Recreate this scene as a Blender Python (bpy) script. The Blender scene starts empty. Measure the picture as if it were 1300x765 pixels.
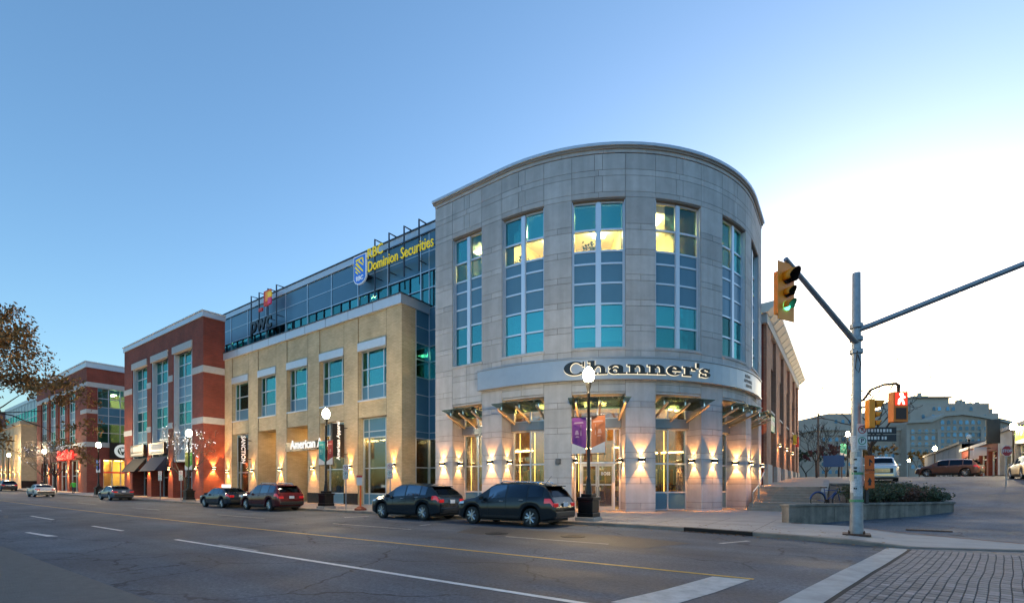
import bpy, bmesh, math, random
from mathutils import Vector, Matrix
PI=math.pi; sin,cos=math.sin,math.cos; rad=math.radians
rng=random.Random(11)
sc=bpy.context.scene; COL=sc.collection
# ---------------------------------------------------------------- camera, sky, sun, exposure
CAM_YAW=35.1
cam=bpy.data.cameras.new('camera'); cam_o=bpy.data.objects.new('camera',cam); COL.objects.link(cam_o); sc.camera=cam_o
cam_o.location=(0,0,1.55); cam_o.rotation_euler=(PI/2,0,rad(CAM_YAW))
cam.sensor_width=36; cam.lens=602/1300*36; cam.shift_y=(617-382.5)/1300; cam.clip_start=.1; cam.clip_end=4000
world=bpy.data.worlds.new('World'); sc.world=world; world.use_nodes=True
SUN_EL,SUN_AZ=4.0,0.0            # degrees; azimuth measured from +Y towards +X
nt=world.node_tree; bg=nt.nodes['Background']
sky=nt.nodes.new('ShaderNodeTexSky'); sky.sky_type='NISHITA'; sky.sun_disc=False
sky.sun_elevation=rad(SUN_EL); sky.sun_rotation=rad(SUN_AZ); sky.air_density=1.0; sky.dust_density=1.3; sky.ozone_density=2.8
nt.links.new(sky.outputs[0],bg.inputs[0]); bg.inputs[1].default_value=.15
sun=bpy.data.lights.new('sun','SUN'); sun.energy=.15; sun.angle=rad(12); sun.color=(1,.86,.7)
sun_o=bpy.data.objects.new('sun',sun); COL.objects.link(sun_o)
sun_o.rotation_euler=(rad(90-SUN_EL),0,rad(180-SUN_AZ)); sun_o.location=(0,0,60)
vs=sc.view_settings; vs.view_transform='Standard'; vs.look='None'; vs.exposure=2.18; vs.gamma=1
try: vs.use_curve_mapping=False
except Exception: pass
sc.cycles.max_bounces=8; sc.cycles.transparent_max_bounces=16; sc.cycles.use_denoising=True
sc.cycles.sample_clamp_indirect=4; sc.cycles.caustics_reflective=False; sc.cycles.caustics_refractive=False
LAMP=1.0        # overall factor of the lit lamps

# ---------------------------------------------------------------- materials
MATS={}
def M(name,col,rough=.6,metal=0,noise=None,bump=None,rand=0,emit=0,ecol=None,spec=.5,coat=0,streak=0):
    if name in MATS: return MATS[name]
    m=bpy.data.materials.new(name); m.use_nodes=True; n=m.node_tree.nodes; L=m.node_tree.links
    b=n['Principled BSDF']; b.inputs['Roughness'].default_value=rough; b.inputs['Metallic'].default_value=metal
    b.inputs['Specular IOR Level'].default_value=spec; b.inputs['Coat Weight'].default_value=coat
    b.inputs['Base Color'].default_value=(*col,1)
    if emit:
        b.inputs['Emission Color'].default_value=(*(ecol or col),1); b.inputs['Emission Strength'].default_value=emit
    src=None
    if noise or bump: tc=n.new('ShaderNodeNewGeometry')
    val=None
    if noise:
        a=n.new('ShaderNodeTexNoise'); a.inputs['Scale'].default_value=noise[0]; a.inputs['Detail'].default_value=6; a.inputs['Roughness'].default_value=.65
        L.new(tc.outputs['Position'],a.inputs['Vector'])
        r=n.new('ShaderNodeMapRange'); r.inputs[1].default_value=.3; r.inputs[2].default_value=.7; r.inputs[3].default_value=1-noise[1]; r.inputs[4].default_value=1+noise[1]
        L.new(a.outputs[0],r.inputs[0]); val=r.outputs[0]
    if streak:
        vm=n.new('ShaderNodeVectorMath'); vm.operation='MULTIPLY'; vm.inputs[1].default_value=(2.6,2.6,.16); L.new(tc.outputs['Position'],vm.inputs[0])
        a=n.new('ShaderNodeTexNoise'); a.inputs['Scale'].default_value=1.0; a.inputs['Detail'].default_value=5; L.new(vm.outputs[0],a.inputs['Vector'])
        r=n.new('ShaderNodeMapRange'); r.inputs[1].default_value=.38; r.inputs[2].default_value=.62; r.inputs[3].default_value=1-streak; r.inputs[4].default_value=1+streak*.5; L.new(a.outputs[0],r.inputs[0])
        mu=n.new('ShaderNodeMath'); mu.operation='MULTIPLY'; L.new(val,mu.inputs[0]); L.new(r.outputs[0],mu.inputs[1]); val=mu.outputs[0]
    if rand:
        oi=n.new('ShaderNodeObjectInfo'); r2=n.new('ShaderNodeMapRange'); r2.inputs[3].default_value=1-rand; r2.inputs[4].default_value=1+rand
        L.new(oi.outputs['Random'],r2.inputs[0])
        if val is not None:
            mu=n.new('ShaderNodeMath'); mu.operation='MULTIPLY'; L.new(val,mu.inputs[0]); L.new(r2.outputs[0],mu.inputs[1]); val=mu.outputs[0]
        else: val=r2.outputs[0]
    if val is not None:
        mx=n.new('ShaderNodeVectorMath'); mx.operation='SCALE'; mx.inputs[0].default_value=col; L.new(val,mx.inputs['Scale']); L.new(mx.outputs[0],b.inputs['Base Color'])
    if bump:
        a=n.new('ShaderNodeTexNoise'); a.inputs['Scale'].default_value=bump[0]; a.inputs['Detail'].default_value=4
        L.new(tc.outputs['Position'],a.inputs['Vector']); bp=n.new('ShaderNodeBump'); bp.inputs['Strength'].default_value=bump[1]; bp.inputs['Distance'].default_value=.02
        L.new(a.outputs[0],bp.inputs['Height']); L.new(bp.outputs[0],b.inputs['Normal'])
    MATS[name]=m; return m
def brick_mat(name,c1,c2,mortar,w=.36,h=.11,ms=.012):
    m=bpy.data.materials.new(name); m.use_nodes=True; n=m.node_tree.nodes; L=m.node_tree.links; b=n['Principled BSDF']
    g=n.new('ShaderNodeNewGeometry'); s=n.new('ShaderNodeSeparateXYZ'); L.new(g.outputs['Position'],s.inputs[0])
    ad=n.new('ShaderNodeMath'); L.new(s.outputs[0],ad.inputs[0]); L.new(s.outputs[1],ad.inputs[1])
    c=n.new('ShaderNodeCombineXYZ'); L.new(ad.outputs[0],c.inputs[0]); L.new(s.outputs[2],c.inputs[1])
    t=n.new('ShaderNodeTexBrick'); t.inputs['Scale'].default_value=1; t.inputs['Brick Width'].default_value=w; t.inputs['Row Height'].default_value=h; t.inputs['Mortar Size'].default_value=ms
    t.inputs['Color1'].default_value=(*c1,1); t.inputs['Color2'].default_value=(*c2,1); t.inputs['Mortar'].default_value=(*mortar,1)
    L.new(c.outputs[0],t.inputs['Vector'])
    no=n.new('ShaderNodeTexNoise'); no.inputs['Scale'].default_value=.7; no.inputs['Detail'].default_value=5; L.new(g.outputs['Position'],no.inputs['Vector'])
    r=n.new('ShaderNodeMapRange'); r.inputs[1].default_value=.3; r.inputs[2].default_value=.7; r.inputs[3].default_value=.82; r.inputs[4].default_value=1.15; L.new(no.outputs[0],r.inputs[0])
    mx=n.new('ShaderNodeVectorMath'); mx.operation='SCALE'; L.new(t.outputs[0],mx.inputs[0]); L.new(r.outputs[0],mx.inputs['Scale']); L.new(mx.outputs[0],b.inputs['Base Color'])
    bp=n.new('ShaderNodeBump'); bp.inputs['Strength'].default_value=.5; bp.inputs['Distance'].default_value=.012; bp.invert=True; L.new(t.outputs['Fac'],bp.inputs['Height']); L.new(bp.outputs[0],b.inputs['Normal'])
    b.inputs['Roughness'].default_value=.85; MATS[name]=m; return m
def glass_mat(name,tint,gcol,fac,rough=.02):
    m=bpy.data.materials.new(name); m.use_nodes=True; n=m.node_tree.nodes; L=m.node_tree.links; n.remove(n['Principled BSDF'])
    t=n.new('ShaderNodeBsdfTransparent'); t.inputs[0].default_value=(*tint,1)
    g=n.new('ShaderNodeBsdfGlossy'); g.inputs['Color'].default_value=(*gcol,1); g.inputs['Roughness'].default_value=rough
    oi=n.new('ShaderNodeObjectInfo'); ra=n.new('ShaderNodeMapRange'); ra.inputs[3].default_value=.72; ra.inputs[4].default_value=1.12; L.new(oi.outputs['Random'],ra.inputs[0])
    vm=n.new('ShaderNodeVectorMath'); vm.operation='SCALE'; vm.inputs[0].default_value=gcol; L.new(ra.outputs[0],vm.inputs['Scale']); L.new(vm.outputs[0],g.inputs['Color'])
    lw=n.new('ShaderNodeLayerWeight'); lw.inputs[0].default_value=.35
    r=n.new('ShaderNodeMapRange'); r.inputs[3].default_value=fac; r.inputs[4].default_value=.95; L.new(lw.outputs['Fresnel'],r.inputs[0])
    # slight unevenness of real panes
    ge=n.new('ShaderNodeNewGeometry'); no=n.new('ShaderNodeTexNoise'); no.inputs['Scale'].default_value=.9; L.new(ge.outputs['Position'],no.inputs['Vector'])
    bp=n.new('ShaderNodeBump'); bp.inputs['Strength'].default_value=.14; bp.inputs['Distance'].default_value=.05; L.new(no.outputs[0],bp.inputs['Height']); L.new(bp.outputs[0],g.inputs['Normal'])
    x=n.new('ShaderNodeMixShader'); L.new(r.outputs[0],x.inputs[0]); L.new(t.outputs[0],x.inputs[1]); L.new(g.outputs[0],x.inputs[2])
    L.new(x.outputs[0],n['Material Output'].inputs[0]); MATS[name]=m; return m
def asphalt_mat():
    m=bpy.data.materials.new('asphalt'); m.use_nodes=True; n=m.node_tree.nodes; L=m.node_tree.links; b=n['Principled BSDF']
    g=n.new('ShaderNodeNewGeometry'); sx=n.new('ShaderNodeSeparateXYZ'); L.new(g.outputs['Position'],sx.inputs[0])
    def noise(sca,det,vec=None,ro=.6):
        a=n.new('ShaderNodeTexNoise'); a.inputs['Scale'].default_value=sca; a.inputs['Detail'].default_value=det; a.inputs['Roughness'].default_value=ro
        L.new(vec or g.outputs['Position'],a.inputs['Vector']); return a.outputs[0]
    def mr(o,a,b_,c,d):
        r=n.new('ShaderNodeMapRange'); r.inputs[1].default_value=a; r.inputs[2].default_value=b_; r.inputs[3].default_value=c; r.inputs[4].default_value=d; L.new(o,r.inputs[0]); return r.outputs[0]
    def mul(a,b_):
        x=n.new('ShaderNodeMath'); x.operation='MULTIPLY'; L.new(a,x.inputs[0]); L.new(b_,x.inputs[1]); return x.outputs[0]
    st=n.new('ShaderNodeVectorMath'); st.operation='MULTIPLY'; st.inputs[1].default_value=(.06,.75,1); L.new(g.outputs['Position'],st.inputs[0])
    streak=mr(noise(1.0,4,st.outputs[0]),.3,.7,.55,1.45)
    big=mr(noise(.22,4),.35,.65,.75,1.25); grain=mr(noise(16,3,ro=.85),.3,.7,.5,1.6); fine=mr(noise(9,4),.3,.7,.88,1.12)
    v=mul(mul(streak,big),mul(grain,fine))
    vo=n.new('ShaderNodeTexVoronoi'); vo.feature='DISTANCE_TO_EDGE'; vo.inputs['Scale'].default_value=.33
    wv=n.new('ShaderNodeVectorMath'); wv.operation='ADD'; nz=n.new('ShaderNodeTexNoise'); nz.inputs['Scale'].default_value=1.3; nz.inputs['Detail'].default_value=5; L.new(g.outputs['Position'],nz.inputs['Vector']); L.new(g.outputs['Position'],wv.inputs[0]); L.new(nz.outputs['Color'],wv.inputs[1]); L.new(wv.outputs[0],vo.inputs['Vector'])
    crack=mr(vo.outputs['Distance'],.004,.014,.0,1.0); msk=mr(noise(.13,2),.46,.52,1.0,0.0)
    mxm=n.new('ShaderNodeMath'); mxm.operation='MAXIMUM'; L.new(crack,mxm.inputs[0]); L.new(msk,mxm.inputs[1]); v=mul(v,mr(mxm.outputs[0],0,1,.35,1.0))
    s=n.new('ShaderNodeVectorMath'); s.operation='SCALE'; s.inputs[0].default_value=(.070,.085,.107); L.new(v,s.inputs['Scale']); L.new(s.outputs[0],b.inputs['Base Color'])
    rr=mul(mr(noise(1.0,3,st.outputs[0]),.3,.7,.85,1.12),mr(noise(.5,3),.3,.7,.66,.84)); L.new(rr,b.inputs['Roughness'])
    bp=n.new('ShaderNodeBump'); bp.inputs['Strength'].default_value=.55; bp.inputs['Distance'].default_value=.012; L.new(noise(45,3,ro=.7),bp.inputs['Height']); L.new(bp.outputs[0],b.inputs['Normal'])
    b.inputs['Specular IOR Level'].default_value=.32
    MATS['asphalt']=m; return m
stone=M('limestone',(.44,.447,.465),.8,noise=(1.4,.11),bump=(60,.12),rand=.10,streak=.09)
joint=M('stone_joint',(.16,.155,.15),.9)
metal_l=M('pale_metal',(.50,.56,.64),.38,.35,noise=(3,.05))
frame_m=M('window_aluminium',(.58,.63,.70),.35,.5)
spandrel=M('spandrel_blue_grey',(.085,.205,.30),.28,.1,noise=(.8,.06),rand=.05)
steel_d=M('dark_steel',(.06,.075,.10),.45,.6)
black=M('black_metal',(.012,.012,.014),.4,.3)
concrete=M('concrete',(.30,.285,.265),.85,noise=(1.6,.16),bump=(40,.2))
steps_m=M('step_concrete',(.27,.235,.20),.85,noise=(2.5,.2),bump=(40,.2))
ybrick=brick_mat('yellow_brick',(.60,.485,.31),(.51,.40,.245),(.42,.35,.24))
rbrick=brick_mat('red_brick',(.27,.048,.028),(.20,.036,.024),(.18,.09,.07))
pbrick=brick_mat('plum_brick',(.40,.19,.12),(.33,.15,.095),(.32,.22,.17))
granite=M('black_granite',(.015,.015,.018),.2,noise=(30,.3))
glass_t=glass_mat('teal_glass',(.58,.86,.80),(.22,.70,.70),.30)
glass_o=glass_mat('office_glass',(.92,.95,.80),(.3,.7,.7),.10)
glass_c=glass_mat('shop_glass',(.86,.9,.88),(.8,.9,.95),.07)
glass_k=glass_mat('canopy_glass',(.84,.94,.90),(.75,.95,.9),.10)
glass_car=glass_mat('car_glass',(.04,.05,.06),(.17,.21,.26),.10)
paint_w=M('road_paint_white',(.62,.62,.60),.6,noise=(5,.2),bump=(40,.3))
paint_y=M('road_paint_yellow',(.58,.33,.04),.6,noise=(5,.2),bump=(40,.3))
paint_worn=M('worn_paint',(.36,.36,.35),.7,noise=(3,.35),bump=(40,.4))
warm=(1,.62,.24)
lamp_on=M('lamp_glow',(1,.85,.6),.5,emit=30*LAMP,ecol=(1,.72,.36))
office_light=M('office_light',(1,.95,.8),.5,emit=22*LAMP,ecol=(1,.80,.42))
shop_light=M('shop_light',(1,.8,.5),.5,emit=16*LAMP,ecol=(1,.55,.17))
cream_wall=M('cream_wall',(.72,.58,.28),.8,noise=(.5,.08))
ceil_m=M('ceiling_tile',(.7,.66,.55),.9)
blind_m=M('window_blind',(.62,.68,.66),.9)
asphalt_m=asphalt_mat()
shop_dark=M('shop_wall_dark',(.20,.13,.065),.7,noise=(.8,.35))

# ---------------------------------------------------------------- mesh helpers
OFF={}
def tag(o,label=None,cat=None,group=None,kind=None):
    if label: o['label']=label
    if cat: o['category']=cat
    if group: o['group']=group
    if kind: o['kind']=kind
    return o
def thing(name,label,cat,loc=(0,0,0),group=None):
    o=bpy.data.objects.new(name,None); COL.objects.link(o); o.location=loc; o.empty_display_size=.3; OFF[o.name]=Vector(loc)
    return tag(o,label,cat,group)
class MB:
    def __init__(s): s.v=[]; s.f=[]; s.mi=[]; s.cm=0
    def add(s,vs,fs):
        b=len(s.v); s.v.extend([tuple(p) for p in vs]); s.f.extend([tuple(i+b for i in f) for f in fs]); s.mi.extend([s.cm]*len(fs)); return s
    def box(s,x0,x1,y0,y1,z0,z1):
        return s.add([(x0,y0,z0),(x1,y0,z0),(x1,y1,z0),(x0,y1,z0),(x0,y0,z1),(x1,y0,z1),(x1,y1,z1),(x0,y1,z1)],
            [(0,3,2,1),(4,5,6,7),(0,1,5,4),(1,2,6,5),(2,3,7,6),(3,0,4,7)])
    def obox(s,c,ax,ay,az):   # oriented box, half axes
        c=Vector(c);ax=Vector(ax);ay=Vector(ay);az=Vector(az)
        P=[c+sx*ax+sy*ay+sz*az for sz in(-1,1) for sx,sy in((-1,-1),(1,-1),(1,1),(-1,1))]
        return s.add(P,[(0,3,2,1),(4,5,6,7),(0,1,5,4),(1,2,6,5),(2,3,7,6),(3,0,4,7)])
    def cyl(s,p0,p1,r0,r1=None,n=10,caps=True):
        p0=Vector(p0);p1=Vector(p1); r1=r0 if r1 is None else r1; d=(p1-p0)
        if d.length<1e-6: return s
        d.normalize(); a=d.orthogonal().normalized(); b=d.cross(a)
        vs=[p+r*(cos(2*PI*i/n)*a+sin(2*PI*i/n)*b) for p,r in((p0,r0),(p1,r1)) for i in range(n)]
        fs=[(i,(i+1)%n,n+(i+1)%n,n+i) for i in range(n)]
        if caps: fs+= [tuple(range(n-1,-1,-1)),tuple(range(n,2*n))]
        return s.add(vs,fs)
    def tube(s,pts,r,n=8):
        rs=r if isinstance(r,(list,tuple)) else [r]*len(pts)
        pts=[Vector(p) for p in pts]; ring=[]; a=None
        for i,p in enumerate(pts):
            d=(pts[min(i+1,len(pts)-1)]-pts[max(i-1,0)]).normalized()
            a=d.orthogonal().normalized() if a is None else (a-d*a.dot(d)).normalized()
            b=d.cross(a); ring+=[p+rs[i]*(cos(2*PI*k/n)*a+sin(2*PI*k/n)*b) for k in range(n)]
        fs=[(i*n+k,i*n+(k+1)%n,(i+1)*n+(k+1)%n,(i+1)*n+k) for i in range(len(pts)-1) for k in range(n)]
        fs+=[tuple(range(n-1,-1,-1)),tuple(range((len(pts)-1)*n,len(pts)*n))]
        return s.add(ring,fs)
    def lathe(s,c,prof,n=16,axis='z'):
        c=Vector(c); vs=[]
        for r,h in prof:
            for k in range(n):
                a=2*PI*k/n; p=(r*cos(a),r*sin(a),h) if axis=='z' else ((r*cos(a),h,r*sin(a)) if axis=='y' else (h,r*cos(a),r*sin(a)))
                vs.append(c+Vector(p))
        m=len(prof); fs=[(i*n+k,i*n+(k+1)%n,(i+1)*n+(k+1)%n,(i+1)*n+k) for i in range(m-1) for k in range(n)]
        fs+=[tuple(range(n-1,-1,-1)),tuple(range((m-1)*n,m*n))]
        return s.add(vs,fs)
    def prism(s,poly,mapf,d0,d1):   # 2-D polygon extruded; mapf(x,y,d)->xyz
        n=len(poly); vs=[mapf(x,y,d) for d in(d0,d1) for x,y in poly]
        return s.add(vs,[tuple(range(n-1,-1,-1)),tuple(range(n,2*n))]+[(i,(i+1)%n,n+(i+1)%n,n+i) for i in range(n)])
    def grid(s,nu,nv,fn):
        vs=[fn(i/nu,j/nv) for i in range(nu+1) for j in range(nv+1)]
        return s.add(vs,[(i*(nv+1)+j,(i+1)*(nv+1)+j,(i+1)*(nv+1)+j+1,i*(nv+1)+j+1) for i in range(nu) for j in range(nv)])
    def fbox(s,F,u0,u1,z0,z1,d0,d1):
        k=F.segs(u0,u1); vs=[]
        for i in range(k+1):
            u=u0+(u1-u0)*i/k; vs+=[F.map(u,z0,d0),F.map(u,z0,d1),F.map(u,z1,d1),F.map(u,z1,d0)]
        fs=[(3,2,1,0),(4*k,4*k+1,4*k+2,4*k+3)]
        for i in range(k):
            b=4*i
            for j in range(4): fs.append((b+j,b+(j+1)%4,b+4+(j+1)%4,b+4+j))
        return s.add(vs,fs)
    def mesh(s,name,mats,off=Vector((0,0,0)),smooth=None,recalc=True):
        me=bpy.data.meshes.new(name); me.from_pydata([(x-off[0],y-off[1],z-off[2]) for x,y,z in s.v],[],s.f)
        for m in (mats if isinstance(mats,(list,tuple)) else [mats]): me.materials.append(m)
        if any(s.mi): me.polygons.foreach_set('material_index',s.mi)
        if recalc:
            bm=bmesh.new(); bm.from_mesh(me); bmesh.ops.recalc_face_normals(bm,faces=bm.faces); bm.to_mesh(me); bm.free()
        if smooth is not None:
            me.polygons.foreach_set('use_smooth',[True]*len(me.polygons)); me.set_sharp_from_angle(angle=rad(smooth))
        me.update(); return me
    def build(s,name,mats,parent=None,smooth=None,recalc=True,bevel=0):
        off=OFF.get(parent.name,Vector((0,0,0))) if parent else Vector((0,0,0))
        o=bpy.data.objects.new(name,s.mesh(name,mats,off,smooth,recalc)); COL.objects.link(o)
        if parent: o.parent=parent; OFF[o.name]=off
        if bevel:
            b=o.modifiers.new('bevel','BEVEL'); b.width=bevel; b.segments=2; b.limit_method='ANGLE'; b.angle_limit=rad(40)
        return o
def struct(o): o['kind']='structure'; return o
def copy_tree(o,parent=None):
    c=o.copy(); COL.objects.link(c); c.parent=parent
    for ch in o.children: copy_tree(ch,c)
    return c
class Flat:
    def __init__(s,o,u,n): s.o=o; s.u=u; s.n=n
    def map(s,u,z,d): return Vector((s.o[0]+s.u[0]*u+s.n[0]*d, s.o[1]+s.u[1]*u+s.n[1]*d, z))
    def segs(s,a,b): return 1
class DrumF:
    C=(-17.05,35.36); R=12.0; Q=12.0*PI/2
    def map(s,u,z,d):
        R=s.R
        if u<=0: return Vector((s.C[0]+u,s.C[1]-R-d,z))
        if u<s.Q:
            a=u/R; return Vector((s.C[0]+(R+d)*sin(a),s.C[1]-(R+d)*cos(a),z))
        return Vector((s.C[0]+R+d,s.C[1]+u-s.Q,z))
    def segs(s,a,b):
        return 1 if b<=.001 or a>=s.Q-.001 else max(1,int(math.ceil((b-a)/.75)))
def text_geo(txt,size,bold=0,extr=.02,spacing=1):
    cu=bpy.data.curves.new('t','FONT'); cu.body=txt; cu.size=size; cu.offset=bold; cu.extrude=extr; cu.align_x='CENTER'; cu.align_y='CENTER'; cu.space_character=spacing; cu.resolution_u=3
    ob=bpy.data.objects.new('t',cu); COL.objects.link(ob); dg=bpy.context.evaluated_depsgraph_get(); me=bpy.data.meshes.new_from_object(ob.evaluated_get(dg))
    v=[tuple(p.co) for p in me.vertices]; f=[tuple(p.vertices) for p in me.polygons]
    bpy.data.objects.remove(ob); bpy.data.curves.remove(cu); bpy.data.meshes.remove(me); return v,f
def add_text(mb,txt,size,F,u,z,d,bold=0,extr=.02,sx=1,vertical=False,spacing=1,fit=None):
    v,f=text_geo(txt,size,bold,extr,spacing)
    if fit:
        lo=min(p[0] for p in v); hi=max(p[0] for p in v); sx=(fit[1]-fit[0])/(hi-lo); u=fit[0]-lo*sx
    if vertical: v=[(-y,x,e) for x,y,e in v]
    mb.add([F.map(u+x*sx,z+y,d+e) for x,y,e in v],f)
    return mb
def lerp(a,b,t): return a+(b-a)*t
def interp(pts,x):
    if x<=pts[0][0]: return pts[0][1]
    for (a,b),(c,d) in zip(pts,pts[1:]):
        if x<=c: return b+(d-b)*(x-a)/(c-a)
    return pts[-1][1]
# ---------------------------------------------------------------- terrain heights
def gstreet(x): return .00009*max(0,-x-15)**2 if x>-160 else .00009*145**2
HILL=[(20,0),(27,.25),(48,2.0),(60,2.48),(80,2.62),(400,2.62)]
def gz(x,y):
    w=min(1,max(0,(x+1.75)/1.2))
    if x>-45: w=max(w,min(1,max(0,(y-66)/6)))
    return gstreet(x)+interp(HILL,y)*w
KERB=.13
# ================================================================ ground, roads, pavements
xs=[-400,-300,-220]+[-160+5*i for i in range(30)]+[-10+.5*i for i in range(41)]+[14,18,25,40,60,120,300,900]
ys=[-900,-300,-60,-20,-12]
def sheet(name,mat,xs,ys,zf,smooth=True):
    mb=MB(); n=len(ys)
    mb.add([(x,y,zf(x,y)) for x in xs for y in ys],[(i*n+j,(i+1)*n+j,(i+1)*n+j+1,i*n+j+1) for i in range(len(xs)-1) for j in range(n-1)])
    return struct(mb.build(name,mat,smooth=60 if smooth else None,recalc=False))
yl=[-900,-300,-80,-12]+list(range(-8,20,4))+[20,22,24,27,30,35,40,44,48,54,60,70,80,110,150,250,400,1200]
sheet('ground',M('bare_ground',(.10,.095,.085),.95,noise=(.4,.2)),[-1200]+xs,yl,lambda x,y:gz(x,y)-.06)
sheet('road',asphalt_m,xs[:-2],[-12,-8,-4,0,4,8,12,16,18,20,22],lambda x,y:gz(x,y))
o=sheet('cross_street',asphalt_m,[-1.75+.75*i for i in range(22)],[22.0001,24,27,30,34,38,42,45,48,52,56,60,66,72,80,100,140,220],lambda x,y:gz(x,y))
# near-side paved parking strip, a little paler, and the near kerb
sheet('parking_strip',M('pale_asphalt',(.088,.088,.086),.7,noise=(6,.2),bump=(45,.5)),[-200,-120,-80,-60,-45,-35,-28,-20,-14,-10,-7.2],[.2,2.45],lambda x,y:gz(x,y)+.004)
# far-side pavement with its kerb
FRONT=[(-400,17.3),(-8,17.3),(-6,17.2),(-5,17.05),(-3.6,16.75),(-1.8,16.25),(-.2,15.75),(.6,15.5),(1.3,15.45),(2.03,15.7),(3.5,16.2),(6.2,17.35)]
BACK=[(-400,45),(-4.6,45),(-4.59,31.2),(-1.76,31.2),(-1.75,21.4),(.6,20.7),(2.3,19.6),(3.9,18.2),(6.2,17.4)]
def top_z(x): return gstreet(x)+lerp(KERB,.03,min(1,max(0,(x-.1)/1.3)))
px_=sorted(set([-400,-300,-200]+[-160+5*i for i in range(31)]+[a for a,b in FRONT]+[a for a,b in BACK]+[-4+.25*i for i in range(41)]))
mb=MB(); vs=[];n=len(px_)
for x in px_:
    f=interp(FRONT,x); b=max(f+.02,interp(BACK,x)); z=top_z(x); f2=min(f+.22,b)
    vs+=[(x,f2,z),(x,b,z),(x,b,-.3 if x<-2 else -.1)]
mb.add(vs,[(3*i+j,3*i+3+j,3*i+4+j,3*i+1+j) for i in range(n-1) for j in range(2)])
struct(mb.build('pavement',M('pavement_concrete',(.30,.285,.275),.75,noise=(1.1,.16),bump=(30,.15)),recalc=False))
mb=MB(); vs=[]
for x in px_:
    f=interp(FRONT,x); b=max(f+.02,interp(BACK,x)); z=top_z(x); f2=min(f+.216,b)
    vs+=[(x,f-.02,gstreet(x)-.1),(x,f-.01,z-.02),(x,f+.02,z+.004),(x,f2,z+.004)]
mb.add(vs,[(4*i+j,4*i+4+j,4*i+5+j,4*i+1+j) for i in range(n-1) for j in range(3)])
struct(mb.build('kerb',M('kerb_stone',(.20,.17,.145),.85,noise=(2,.3),bump=(30,.3)),recalc=False))
# pavement scored into slabs: shallow dark joints
mb=MB()
for k in range(34):
    x=-60+1.8*k
    if x<-1.8:
        f=interp(FRONT,x)+.24; mb.box(x-.008,x+.008,f,22.9,top_z(x)+.001,top_z(x)+.0045)
for yy in (19.2,21.1): mb.box(-60,-2,yy-.008,yy+.008,KERB+.001+.0,KERB+.0042)
struct(mb.build('pavement_joints',M('joint_dark',(.14,.13,.125),.95)))
long_=lambda x:gz(x,17)+.004
sheet('gutter',M('gutter_concrete',(.11,.10,.09),.85,noise=(1.8,.4),bump=(30,.4)),[-160+4*i for i in range(38)]+[-8.2],[16.72,17.27],lambda x,y:gz(x,y)+.0045)
rl=random.Random(77); lv=MB(); lm_=M('fallen_leaf',(.20,.11,.035),.85,noise=(3,.5))
for i in range(700):
    x=rl.uniform(-60,3) if i%3 else rl.uniform(-12,1); fk=interp(FRONT,x); y=fk-abs(rl.gauss(0,.35))-.05 if rl.random()<.6 else fk+.2+abs(rl.gauss(0,1.2))
    z=(gz(x,y)+.012) if y<fk else top_z(x)+.012; a=rl.uniform(0,6.3); s_=rl.uniform(.03,.06)
    lv.add([(x+s_*cos(a),y+s_*sin(a),z),(x+.5*s_*cos(a+1.6),y+.5*s_*sin(a+1.6),z+.01),(x-s_*cos(a),y-s_*sin(a),z+.004),(x-.5*s_*cos(a+1.6),y-.5*s_*sin(a+1.6),z)],[(0,1,2,3)])
o=lv.build('fallen_leaves',lm_,recalc=False); tag(o,'scattered dry leaves along the kerb and pavement','leaves',kind='stuff')
# brick edging strip behind the corner ramp
mb=MB(); pts=[(-1.7,21.3),(.6,20.62),(2.3,19.5),(3.9,18.12),(5.6,17.45)]
for (a,b),(c,d) in zip(pts,pts[1:]):
    z0,z1=top_z(a)+.006,top_z(c)+.006; mb.add([(a,b-.22,z0),(c,d-.22,z1),(c,d,z1),(a,b,z0)],[(0,1,2,3)])
struct(mb.build('brick_edging',M('edging_brick',(.20,.10,.075),.85,noise=(8,.3)),recalc=False))
# road markings, each painted mark its own sheet
def mark(name,pts,mat,z=.006):
    mb=MB(); mb.add([(x,y,gz(x,y)+z) for x,y in pts],[tuple(range(len(pts)))]); return struct(mb.build(name,mat,recalc=False))
def long_mark(name,x0,x1,y,w,mat,z=.006):
    mb=MB(); k=max(1,int((x1-x0)/4)); vs=[]
    for i in range(k+1):
        x=lerp(x0,x1,i/k); vs+=[(x,y-w/2,gz(x,y)+z),(x,y+w/2,gz(x,y)+z)]
    mb.add(vs,[(2*i,2*i+2,2*i+3,2*i+1) for i in range(k)]); return struct(mb.build(name,mat,recalc=False))
long_mark('centre_line',-150,-1.25,8.8,.11,paint_y)
long_mark('lane_line',-16,-2.2,5.68,.12,paint_w)
long_mark('lane_line_worn',-13.6,-11.6,5.82,.10,paint_worn,.0075)
for x0,x1 in ((-24,-20.6),(-34.2,-29.8),(-47,-42),(-60,-55),(-75,-69)): long_mark('lane_dash',x0,x1,5.72,.12,paint_w)
for x0,x1 in ((-8.6,-5.2),(-17.5,-12.8),(-28,-23)): long_mark('lane_dash',x0,x1,11.9,.1,paint_worn)
for x0,x1 in ((-41,-36),(-54,-49)): long_mark('lane_dash',x0,x1,11.9,.1,paint_worn)
mark('stop_bar',[(-2.57,5.95),(-1.92,6.0),(-1.55,7.4),(-1.29,8.72),(-1.87,8.66),(-2.2,7.2)],M('stop_bar_paint',(.42,.42,.41),.65,noise=(4,.3),bump=(40,.4)))
mark('stop_tick',[(-2.85,13.8),(-2.70,13.8),(-2.18,14.9),(-2.32,14.94)],paint_worn)
mark('parking_tick',[(-20.6,14.6),(-20.45,14.6),(-20.2,15.9),(-20.36,15.9)],paint_w)
mark('parking_tick',[(-13.9,13.3),(-13.75,13.3),(-13.75,13.9),(-13.9,13.9)],paint_worn)
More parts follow.
